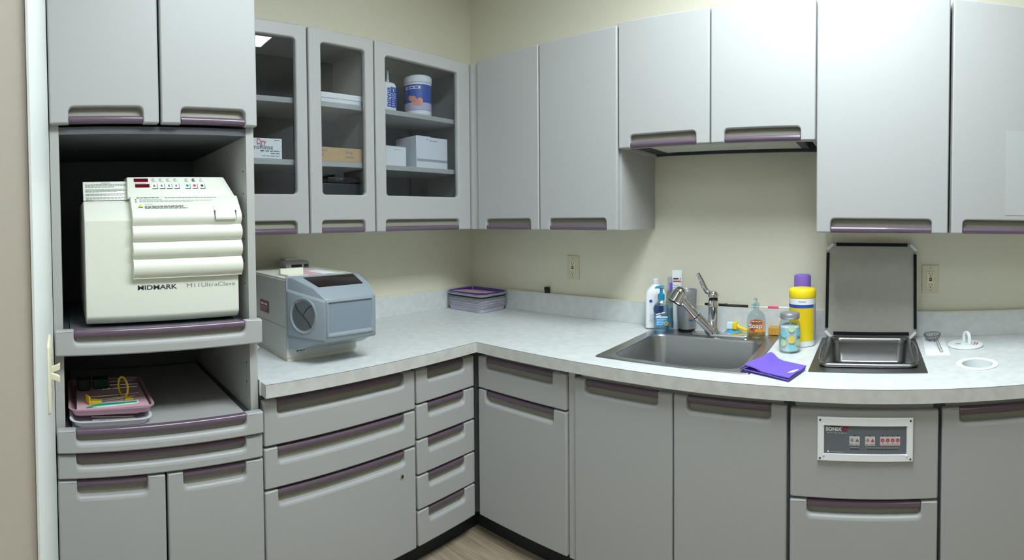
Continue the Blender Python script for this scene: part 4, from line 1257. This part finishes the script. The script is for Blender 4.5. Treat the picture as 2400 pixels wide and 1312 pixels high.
def lid():
    t = thing('tank_lid', 'grey metal tank lid standing on edge with black foam strips', 'lid', (2.168, -.06, ZC + .0024))
    b = Vector((1.977, -.0760, ZC + .0030)); tilt = Vector((0, .0545, .392)).normalized()
    nrm = Vector((0, -tilt.z, tilt.y))
    W_, H_ = .384, .395
    def P(u, v, d=0): return b + Vector((u, 0, 0)) + tilt * v + nrm * d
    c = .030
    oc = [(c, 0), (W_ - c, 0), (W_, c), (W_, H_ - c), (W_ - c, H_), (c, H_), (0, H_ - c), (0, c)]
    ic = [(x + (.003 if x < .1 else -.003) * (1 if x < .1 or x > .28 else 0), y + (.003 if y < .1 else -.003)) for x, y in oc]
    G().loft([[P(x, y, -.010) for x, y in oc], [P(x, y, 0) for x, y in oc], [P(x, y, .002) for x, y in ic]]).build('lid_plate', 'lid_metal', t, smooth=False)
    def strip(u0, u1, v0, v1):
        G().loft([[P(u, v, .0022) for u, v in ((u0, v0), (u1, v0), (u1, v1), (u0, v1))], [P(u, v, .0090) for u, v in ((u0, v0), (u1, v0), (u1, v1), (u0, v1))]]).build('foam_strip', 'foam', t, bevel=.0012)
    strip(.042, .344, .380, .3935)
    strip(.036, .350, .0150, .0280)
    strip(.0015, .0135, .043, .352)
    strip(.3700, .3825, .040, .348)
    for (u, v, a) in ((.0165, .3765, PI / 4), (.3690, .3745, -PI / 4), (.0150, .0170, -PI / 4), (.3660, .0150, PI / 4)):
        d = Vector((math.cos(a), math.sin(a))) * .0185; e = Vector((-math.sin(a), math.cos(a))) * .0055
        q = [Vector((u, v)) + s * d + r * e for s, r in ((-1, -1), (1, -1), (1, 1), (-1, 1))]
        G().loft([[P(p.x, p.y, .0022) for p in q], [P(p.x, p.y, .0085) for p in q]]).build('corner_tape', 'white_soft', t, bevel=.001)
lid()

# ================================================================== RIGHT END OF THE COUNTER
o = G().loft([[(x, y, ZC + dz) for x, y in [(2.372, -.333), (2.464, -.336), (2.476, -.053), (2.387, -.040)]] for dz in (.0004, .0012)]).build('paper_sheet', 'paper', None, smooth=False)
tag(o, 'white paper sheet under the small strainer', 'paper')
def strainer():
    zc = ZC + .0016
    t = thing('strainer', 'small wire mesh strainer lying on the white paper', 'strainer', (2.43, -.16, zc))
    c = Vector((2.422, -.105, zc + .001)); R = .034
    # bowl lying mouth-up, tipped to the back
    M_ = Matrix.Translation(c + Vector((0, 0, .026))) @ Matrix.Rotation(math.radians(-28), 4, 'X')
    prof = [(R * math.sin(a), -R * .78 * math.cos(a)) for a in [PI / 2 * k / 8 for k in range(1, 9)]]
    for k in range(7): pass
    g = G()
    for k in range(8):
        r_, h_ = prof[k]
        g.tube([M_ @ Vector((r_ * math.cos(2 * PI * j / 24), r_ * math.sin(2 * PI * j / 24), h_)) for j in range(25)], .0006 if k < 7 else .0018, 5)
    for j in range(20):
        a = 2 * PI * j / 20
        g.tube([M_ @ Vector((r_ * math.cos(a), r_ * math.sin(a), h_)) for r_, h_ in prof], .0006, 4)
    o = g.build('mesh_bowl', 'mesh_wire', t); o['kind'] = 'stuff'
    h0 = M_ @ Vector((.004, -R, 0)); 
    e = Vector((2.436, -.292, zc + .003))
    s = Vector((.0045, 0, 0))
    G().tube([h0 - s, h0.lerp(e, .35) - s + Vector((0, 0, -.006)), e - s, e + Vector((0, -.006, 0)), e + s, h0.lerp(e, .35) + s + Vector((0, 0, -.006)), h0 + s], .0013, 6).build('handle_wire', 'chrome', t)
strainer()
def plug_lid():
    c = (2.546, -.190)
    t = thing('chute_lid', 'white round plastic lid with upright loop handle and red print', 'lid', (*c, ZC))
    G().lathe([(.068, .0005), (.0715, .002), (.0715, .0055), (.069, .008), (.060, .0085), (.001, .0085)], (*c, ZC), n=48).build('disc', 'plug_white', t)
    z = ZC + .0088
    d = Vector((.35, -.94, 0)).normalized()
    p = Vector((c[0] + .004, c[1] - .004, z))
    g = G(); prof = []
    for a in range(13):
        q = PI * a / 12; prof.append((.021 * math.cos(q), .024 + .021 * math.sin(q)))
    pts = [p + d * .021] + [p + d * x + Vector((0, 0, h)) for x, h in prof] + [p - d * .021]
    rings = []; side = Vector((-d.y, d.x, 0))
    for k, q in enumerate(pts):
        tng = (pts[min(k + 1, len(pts) - 1)] - pts[max(k - 1, 0)]).normalized(); nn_ = tng.cross(side)
        rings.append([q + side * .0055 * sx + nn_ * .0042 * sy for sx, sy in ((-1, -1), (1, -1), (1, 1), (-1, 1))])
    g.loft(rings).build('loop_handle', 'plug_white', t, bevel=.001)
    fine_print('red', t, (c[0] + .030, c[1] - .030, z), (.35, .94, 0), (-.94, .35, 0), [(0, .05), (.004, .04)], .010, .005)
    fine_print('maroon', t, (c[0] - .042, c[1] - .008, z), X3, Y3, [(0, .022)], .008, .006)
plug_lid()
t = thing('waste_chute', 'white plastic ring and liner of the round counter chute', 'chute', (HC[0], HC[1], ZC - .15))
g = G(); n = 48
prof = [(.0555, -.16), (.0555, .0006), (.0735, .0006), (.0735, .003), (.071, .005), (.0565, .005), (.0535, .003), (.0525, -.16)]
rings = [[(HC[0] + r * math.cos(2 * PI * i / n), HC[1] + r * math.sin(2 * PI * i / n), ZC + h) for i in range(n)] for r, h in prof]
g.loft(rings[2:] , caps=False)
g.build('ring_liner', 'plug_white', t)

# ================================================================== ITEMS ROUND THE SINK
def white_bottle():
    c = (1.217, -.074); z = ZC + .0046
    if True:
        t = thing('white_bottle', 'large white plastic bottle with blue round label left of the faucet', 'bottle', (*c, z))
        ph = face_cam(*c); M_ = Matrix.Translation((c[0], c[1], z)) @ Matrix.Rotation(ph + PI / 2, 4, 'Z')
        def rr(w_, d, h, r): return [(x, y, h) for x, y in rrect(-w_, w_, -d, d, r, 4)]
        G().loft([rr(.043, .026, 0, .012), rr(.046, .029, .004, .014), rr(.046, .029, .150, .014), rr(.040, .026, .168, .014), rr(.018, .018, .190, .012), rr(.013, .013, .195, .0125)], M=M_).build('bottle_body', 'white', t)
        G().lathe([(.0135, .1955), (.0140, .198), (.0140, .216), (.012, .218), (.001, .218)], (*c, z), n=22).build('cap', 'white_soft', t)
        n_ = Vector((math.cos(ph), math.sin(ph), 0)); rt = Vector((-math.sin(ph), math.cos(ph), 0)); o = Vector((c[0], c[1], z)) + n_ * .0293
        lb = quad('label', 'white_soft', t, o - rt * .030 + Vector((0, 0, .022)), rt, Z3, .062, .105)
        disc('label_disc', 'blue', lb, o + rt * .012 + Vector((0, 0, .088)), rt, Z3, .024, lift=.0012)
        disc('label_spot', 'blue', lb, o - rt * .022 + Vector((0, 0, .122)), rt, Z3, .007, lift=.0012)
        fine_print('ink_light', lb, o - rt * .026 + Vector((0, 0, .06)), rt, Z3, [(0, .03)] * 6, .006, .0018, lift=.0012)
white_bottle()
def pump_bottle():
    c = (1.268, -.128); z = ZC + .0046; ph = face_cam(*c)
    t = thing('sanitizer_bottle', 'clear gel bottle with a bright blue pump top on the sink rim', 'bottle', (*c, z))
    M_ = Matrix.Translation((c[0], c[1], z)) @ Matrix.Rotation(ph + PI / 2, 4, 'Z')
    def rr(w_, d, h, r): return [(x, y, h) for x, y in rrect(-w_, w_, -d, d, r, 5)]
    sh = [(.031, .022, 0, .018), (.0345, .0245, .004, .02), (.0345, .0245, .100, .02), (.030, .022, .116, .018), (.016, .015, .130, .0145), (.012, .012, .134, .0118)]
    G().loft([rr(*s) for s in sh], M=M_).build('bottle_shell', 'clear', t)
    G().loft([rr(s[0] - .002, s[1] - .002, min(max(s[2], .003), .112), s[3] - .002) for s in sh[:4]], M=M_).build('gel', 'gel', t)
    G().lathe([(.0145, .1345), (.015, .137), (.015, .158), (.010, .162), (.0065, .166), (.0065, .180), (.009, .184), (.001, .186)], (*c, z), n=22).build('pump_collar', 'teal', t)
    rt = Vector((-math.sin(ph), math.cos(ph), 0)); n_ = Vector((math.cos(ph), math.sin(ph), 0)); b = Vector((*c, z + .190))
    G().tube([b + rt * .012, b, b - rt * .020 + Vector((0, 0, -.001)), b - rt * .027 + Vector((0, 0, -.006))], [.007, .0075, .005, .004], 10).build('pump_spout', 'teal', t)
    o = Vector((*c, z)) + n_ * .0247
    lb = quad('label', 'sky_blue', t, o - rt * .024 + Vector((0, 0, .026)), rt, Z3, .052, .038)
    quad('label_wave', 'white_soft', lb, o - rt * .024 + Vector((0, 0, .060)), rt, (0, 0, 1), .052, .006, lift=.001)
    fine_print('white_soft', lb, o - rt * .02 + Vector((0, 0, .052)), rt, Z3, [(0, .042), (0, .03), (0, .034), (0, .026)], .007, .0025, lift=.0012)
    fine_print('white', t, o - rt * .022 + Vector((0, 0, .072)), rt + Vector((0, 0, .25)), Vector((0, 0, 1)) - rt * .2, [(0, .040), (0, .02)], .009, .005, lift=.001)
    disc('label_seal', 'dot_yellow', lb, o + rt * .022 + Vector((0, 0, .036)), rt, Z3, .0085, lift=.0014)
    disc('seal_centre', 'logo_orange', lb, o + rt * .022 + Vector((0, 0, .036)), rt, Z3, .005, lift=.0018)
pump_bottle()
def tube_bottles():
    c = (1.312, -.050); z = ZC + .0006; ph = face_cam(*c); rt = Vector((-math.sin(ph), math.cos(ph), 0)); n_ = Vector((math.cos(ph), math.sin(ph), 0))
    t = thing('lotion_tube', 'tall white lotion tube standing behind the grey tumbler', 'tube', (*c, z))
    M_ = Matrix.Translation((c[0], c[1], z)) @ Matrix.Rotation(ph + PI / 2, 4, 'Z')
    G().lathe([(.016, 0), (.0165, .003), (.0165, .028), (.015, .030)], (*c, z), n=24).build('cap', 'white_soft', t)
    def rr(w_, d, h): return [(w_ * math.cos(2 * PI * k / 24), d * math.sin(2 * PI * k / 24), h) for k in range(24)]
    G().loft([rr(.017, .017, .0302), rr(.019, .018, .036), rr(.020, .014, .12), rr(.0215, .006, .215), rr(.0225, .0016, .252), rr(.0225, .0012, .262)], M=M_).build('tube_body', 'white', t)
    o = Vector((*c, z)) + n_ * .0085
    fine_print('ink', t, o - rt * .017 + Vector((0, 0, .222)), rt, Z3, [(0, .033)], .008, .006, lift=-.001)
    quad('label_stripe', 'red', t, o - rt * .018 + Vector((0, 0, .211)), rt, Z3, .036, .005, lift=-.0005)
    fine_print('sky_blue', t, o - rt * .017 + Vector((0, 0, .195)), rt, Z3, [(0, .024), (0, .03), (0, .022)], .010, .0026, lift=.0012)
    c = (1.276, -.048); ph = face_cam(*c)
    t = thing('clear_bottle', 'slim clear bottle with violet tag between white bottle and lotion tube', 'bottle', (*c, z))
    G().lathe([(.014, 0), (.0155, .003), (.0155, .150), (.010, .165), (.008, .170)], (*c, z), n=22).build('bottle_shell', 'clear', t)
    G().lathe([(.0135, .002), (.0140, .004), (.0140, .090), (.001, .091)], (*c, z), n=18).build('liquid', 'gel', t)
    G().lathe([(.0105, .1705), (.0105, .222), (.008, .230), (.001, .232)], (*c, z), n=18).build('cap', 'tray_grey', t)
    a = face_cam(*c)
    cyl_patch('violet_tag', 'violet', t, c, .0112, z + .172, z + .205, a - .2, a + 1.5, 10)
tube_bottles()
def tumbler():
    c = (1.379, -.098); z = ZC + .0046
    c = (1.366, -.071); z = ZC + .0046
    t = thing('tumbler', 'brushed grey tumbler with orange logo behind the spray head', 'tumbler', (*c, z))
    G().lathe([(.036, .0003), (.0375, .003), (.0375, .008)], (*c, z), n=32).build('base_band', 'black', t)
    prof = [(.038, .0082), (.0395, .012), (.0445, .150), (.0460, .160), (.0462, .176), (.045, .178), (.0435, .176), (.042, .150), (.037, .014), (.001, .012)]
    G().lathe(prof, (*c, z), n=40).build('cup', 'tumbler', t)
    G().lathe([(.0447, .1545), (.0452, .1555), (.0452, .1565), (.0455, .1575)], (*c, z), n=40).build('rim_groove', 'dark_grey', t)
    a = face_cam(*c)
    cyl_patch('logo_shape', 'logo_orange', t, c, .0418, z + .062, z + .090, a + .22, a + .52, 6, r1=.0428)
    cyl_patch('logo_swoosh', 'logo_teal', t, c, .0410, z + .044, z + .052, a + .25, a + .75, 8, r1=.0414)
tumbler()
def soap():
    c = (1.691, -.100); z = ZC + .0046; ph = face_cam(*c)
    c = (1.694, -.118)
    t = thing('soap_bottle', 'clear hand soap bottle with orange Soap label on the sink rim', 'bottle', (*c, z))
    M_ = Matrix.Translation((c[0], c[1], z)) @ Matrix.Rotation(ph + PI / 2, 4, 'Z')
    def el(w_, d, h): return [(w_ * math.cos(2 * PI * k / 28), d * math.sin(2 * PI * k / 28), h) for k in range(28)]
    sh = [(.034, .022, 0), (.039, .025, .006), (.0405, .026, .050), (.0395, .025, .075), (.034, .021, .095), (.022, .016, .108), (.012, .012, .114), (.011, .011, .120)]
    G().loft([el(*s) for s in sh], M=M_).build('bottle_shell', 'clear', t)
    G().loft([el(s[0] - .003, s[1] - .003, max(.004, s[2])) for s in sh[:2]] + [el(.0365, .022, .020)], M=M_).build('liquid_soap', 'soap_liquid', t)
    G().lathe([(.0125, .1205), (.013, .123), (.013, .140), (.0095, .143), (.005, .146), (.005, .156)], (*c, z), n=20).build('pump_collar', 'clear', t)
    rt = Vector((-math.sin(ph), math.cos(ph), 0)); n_ = Vector((math.cos(ph), math.sin(ph), 0))
    b = Vector((*c, z + .158))
    G().tube([b + n_ * .004, b, b - n_ * .02 - rt * .008, b - n_ * .026 - rt * .010 + Vector((0, 0, -.005))], [.006, .006, .0045, .0035], 10).build('pump_spout', 'clear', t)
    o = Vector((*c, z)) + n_ * .0268
    g = G(); pts = [(-.030, .024), (.012, .020), (.030, .030), (.031, .062), (.022, .076), (-.004, .080), (-.024, .072), (-.031, .055)]
    g.add([o + rt * x + Vector((0, 0, h)) - n_ * (.012 * (x / .04) ** 2) for x, h in pts], [tuple(range(8))])
    lb = g.build('label', 'orange', t, smooth=False)
    quad('label_flash', 'orange_bright', lb, o - rt * .006 + Vector((0, 0, .026)), rt, Vector((0, 0, 1)), .030, .014, lift=.0008)
    text('Soap', 'ink', lb, o - rt * .0310 + Vector((0, 0, .0425)), rt, Z3, .0255, sx=1.12, bold=.0012, lift=.0014)
    text('Soap', 'white', lb, o - rt * .0310 + Vector((0, 0, .0430)), rt, Z3, .0255, sx=1.12, bold=.0003, lift=.0022)
    fine_print('white_soft', lb, o - rt * .018 + Vector((0, 0, .068)), rt, Z3, [(0, .034)], .006, .003, lift=.0014)
soap()
def jar():
    c = (1.865, -.301); z = ZC + .0006; r = .0405
    t = thing('dotted_jar', 'glass jar with pastel dots and a silver screw lid beside the sink', 'jar', (*c, z))
    G().lathe([(r - .006, 0), (r - .001, .003), (r, .008), (r, .100), (r - .004, .112), (r - .007, .118), (r - .007, .124)], (*c, z), n=40).build('glass', 'clear', t)
    G().lathe([(r - .009, .005), (r - .004, .008), (r - .004, .094), (r - .02, .104), (.001, .106)], (*c, z), n=32).build('cotton_filling', 'cotton', t)
    ld = G().lathe([(r - .0045, .1245), (r - .0035, .126), (r - .0035, .141), (r - .006, .145), (.001, .1455)], (*c, z), n=40).build('lid', 'silver_lid', t)
    G().lathe([(r - .0028, .1265), (r - .0022, .128), (r - .0028, .1295)], (*c, z), n=40).build('lid_band', 'silver_lid', ld)
    a = face_cam(*c)
    cols = ['dot_teal', 'dot_green', 'dot_yellow', 'dot_green', 'dot_teal', 'dot_teal', 'dot_green', 'dot_teal']
    for k, (da, h, rd) in enumerate(((-.55, .072, .0125), (.18, .092, .0125), (.18, .052, .0135), (-.62, .040, .0125), (.95, .075, .0125), (.22, .022, .0120), (.95, .040, .0125), (-1.3, .055, .0125))):
        g = G(); vs = []
        for j in range(20):
            q = 2 * PI * j / 20
            aa = a + da + rd * math.cos(q) / r
            vs.append((c[0] + (r + .0007) * math.cos(aa), c[1] + (r + .0007) * math.sin(aa), z + h + rd * math.sin(q)))
        ctr = (c[0] + (r + .0007) * math.cos(a + da), c[1] + (r + .0007) * math.sin(a + da), z + h)
        g.add([ctr] + vs, [(0, 1 + j, 1 + (j + 1) % 20) for j in range(20)]).build('painted_dot', cols[k], t)
jar()
def canister():
    c = (1.897, -.186); z = ZC + .0006; r = .0525
    t = thing('wipes_canister', 'tall yellow disinfecting wipes canister with a blue stripe', 'canister', (*c, z))
    G().lathe([(r - .005, 0), (r - .001, .003), (r, .008), (r, .184), (r - .003, .187)], (*c, z), n=44).build('can_body', 'white', t)
    ld = G().lathe([(r + .0005, .1875), (r + .0015, .190), (r + .0015, .212), (r - .001, .2185), (r - .006, .222), (r - .020, .2235), (.001, .2235)], (*c, z), n=44).build('lid', 'yellow', t)
    a = face_cam(*c)
    cyl_patch('label', 'yellow_label', t, c, r, z + .024, z + .150, a - 1.35, a + .95, 28)
    cyl_patch('blue_stripe', 'blue', t, c, r + .0003, z + .1505, z + .163, a - 1.5, a + .95, 28)
    cyl_patch('back_label', 'tray_lilac', t, c, r, z + .024, z + .163, a + .97, a + 1.6, 10)
    cyl_patch('label_word', 'ink_light', t, c, r, z + .173, z + .177, a - .3, a + .25, 8)
canister()
def purple_bottle():
    c = (1.880, -.062); z = ZC + .0006
    t = thing('purple_bottle', 'bottle with a wide lavender cap behind the yellow canister', 'bottle', (*c, z))
    G().lathe([(.034, 0), (.036, .004), (.036, .170), (.033, .186), (.030, .190)], (*c, z), n=36).build('bottle_body', 'white', t)
    G().lathe([(.0345, .1905), (.0355, .193), (.0355, .252), (.033, .260), (.028, .262), (.001, .262)], (*c, z), n=36).build('cap', 'violet_cap', t)
purple_bottle()
# amber sponge
o = box('sponge', 'amber', None, 1.735, 1.800, -.070, -.026, ZC + .0044, ZC + .036, .003)
tag(o, 'amber sponge block between soap bottle and jar against the upstand', 'sponge')
# dish brush with yellow handle
t = thing('scrub_brush', 'yellow-handled brush lying behind the faucet with white bristles', 'brush', (1.60, -.05, ZC + .004))
bz = ZC + .0046
G().tube([(1.585, -.038, bz + .034), (1.600, -.044, bz + .020), (1.630, -.050, bz + .013), (1.675, -.056, bz + .011), (1.722, -.060, bz + .010)], [.006, .007, .007, .0065, .005], 10).build('handle', 'yellow', t)
box('brush_head', 'yellow', t, 1.574, 1.592, -.058, -.026, bz + .012, bz + .042, .003)
G().loft([[(x, y, z) for y, z in [(-.056, bz + .013), (-.028, bz + .013), (-.028, bz + .040), (-.056, bz + .040)]] for x in (1.546, 1.5735)]).build('bristles', 'cotton', t, bevel=.002)
t = thing('blue_scrubber', 'crumpled blue scrubbing cloth on the sink deck right of the faucet', 'cloth', (1.575, -.09, bz))
g = G(); rows = []
for i in range(13):
    row = []
    for j in range(9):
        u, v = i / 12, j / 8
        row.append((1.540 + .072 * u, -.096 + .038 * v + .004 * math.sin(9 * u), bz + .0006 + (.006 + .009 * abs(math.sin(7 * u + 3 * v)) ) * (math.sin(PI * v) * math.sin(PI * u)) ** .5))
    rows.append(row)
vs = [p for r in rows for p in r]
fs = [(i * 9 + j, (i + 1) * 9 + j, (i + 1) * 9 + j + 1, i * 9 + j + 1) for i in range(12) for j in range(8)]
g.add(vs, fs); g.build('cloth', 'sky_blue', t)
# things on the ledge of the upstand
zl = ZB + .0042
o = G().tube([(1.432, -.012, zl + .0058), (1.470, -.012, zl + .0058), (1.520, -.012, zl + .0062), (1.536, -.012, zl + .0068), (1.540, -.012, zl + .0055), (1.632, -.012, zl + .0055)], [.0052, .0055, .0055, .0068, .0055, .0055], 10).build('black_stick', 'black', None)
tag(o, 'black stick handle resting on the upstand behind the faucet', 'stick')
t = thing('toothbrush', 'white and pink toothbrush resting on the upstand behind the soap', 'toothbrush', (1.74, -.012, zl))
G().tube([(1.664, -.012, zl + .0046), (1.690, -.012, zl + .0042), (1.722, -.012, zl + .0045)], [.0045, .003, .0042], 10).build('neck', 'white', t)
G().tube([(1.722, -.012, zl + .0050), (1.740, -.012, zl + .0055), (1.770, -.012, zl + .0050)], [.0046, .0055, .0048], 10).build('pink_grip', 'pink', t)
G().tube([(1.7702, -.012, zl + .0050), (1.800, -.012, zl + .0052), (1.838, -.012, zl + .0046)], [.0048, .0052, .0035], 10).build('handle_end', 'white', t)
box('bristles', 'dot_teal', t, 1.648, 1.668, -.018, -.009, zl + .0092, zl + .017, .0005)
box('brush_head', 'white', t, 1.644, 1.672, -.018, -.008, zl + .0030, zl + .0090, .002)
t = thing('black_stopper', 'small black rubber cap on the upstand near the room corner', 'cap', (.565, -.012, zl))
G().lathe([(.0135, .0003), (.0140, .002), (.0140, .014)], (.565, -.0125, zl), n=22).build('base', 'black', t)
G().lathe([(.0145, .0142), (.0150, .016), (.0150, .029), (.013, .031), (.001, .031)], (.565, -.0145, zl), n=22).build('top', 'black', t)

# purple folded rubber gloves on the counter edge of the sink
def glove():
    t = thing('rubber_gloves', 'folded purple rubber gloves lying over the corner of the sink', 'gloves', (1.86, -.55, ZC))
    z0 = ZC + .0048
    A0, A1 = Vector((1.752, -.585)), Vector((1.806, -.448))     # left end: front, back
    B0, B1 = Vector((1.925, -.668)), Vector((1.960, -.532))     # right end: front, back
    def sheet(name, h, s0, s1, lift, th=.0035):
        """h(u): height above counter along the length, u from left to right"""
        g = G(); N, Mn = 18, 8
        top, bot = [], []
        for i in range(N + 1):
            u = s0 + (s1 - s0) * i / N
            for j in range(Mn + 1):
                v = j / Mn
                p = A0.lerp(B0, u).lerp(A1.lerp(B1, u), v)
                hh = h(u, v)
                top.append((p.x, p.y, z0 + hh + th)); bot.append((p.x, p.y, z0 + hh))
        n_ = Mn + 1
        g.add(top + bot, [])
        K = len(top)
        for i in range(N):
            for j in range(Mn):
                a = i * n_ + j
                g.f.append((a, a + n_, a + n_ + 1, a + 1)); g.f.append((K + a, K + a + 1, K + a + n_ + 1, K + a + n_))
        edge = [i * n_ for i in range(N + 1)] + [N * n_ + j for j in range(1, n_)] + [i * n_ + Mn for i in range(N - 1, -1, -1)] + [j for j in range(Mn - 1, 0, -1)]
        for k in range(len(edge)):
            a, b = edge[k], edge[(k + 1) % len(edge)]
            g.f.append((a, b, K + b, K + a))
        return g.build(name, 'glove', t, angle=50)
    drop = lambda u: 0.0
    sheet('lower_layer', lambda u, v: .0 + .002 * math.sin(3 * u) ** 2, .04, .97, 0)
    fold = lambda u, v: .0075 + .020 * math.exp(-((u - .13) / .15) ** 2) * (.45 + .55 * v) + .004 * math.exp(-((u - .3) / .08) ** 2) * (1 - v) + .0015 * math.sin(6 * v)
    up_ = sheet('upper_layer', fold, .05, .985, 0)
    # rolled cuff closing the left end
    sheet('cuff_fold', lambda u, v: -.0006 + (.0085 + .019 * (.45 + .55 * v)) * max(0, (u + .04) / .10) ** .7 * .62, -.04, .055, 0, .003)
    pts = [(.86, .22), (.94, .30), (.965, .58), (.93, .62), (.89, .46)]
    g = G()
    def Pq(u, v, d):
        p = A0.lerp(B0, u).lerp(A1.lerp(B1, u), v); return (p.x, p.y, z0 + fold(u, v) + .0035 + d)
    g.loft([[Pq(u, v, .0002) for u, v in pts], [Pq(u, v, .0009) for u, v in pts]]).build('white_logo', 'white', up_, smooth=False)
glove()
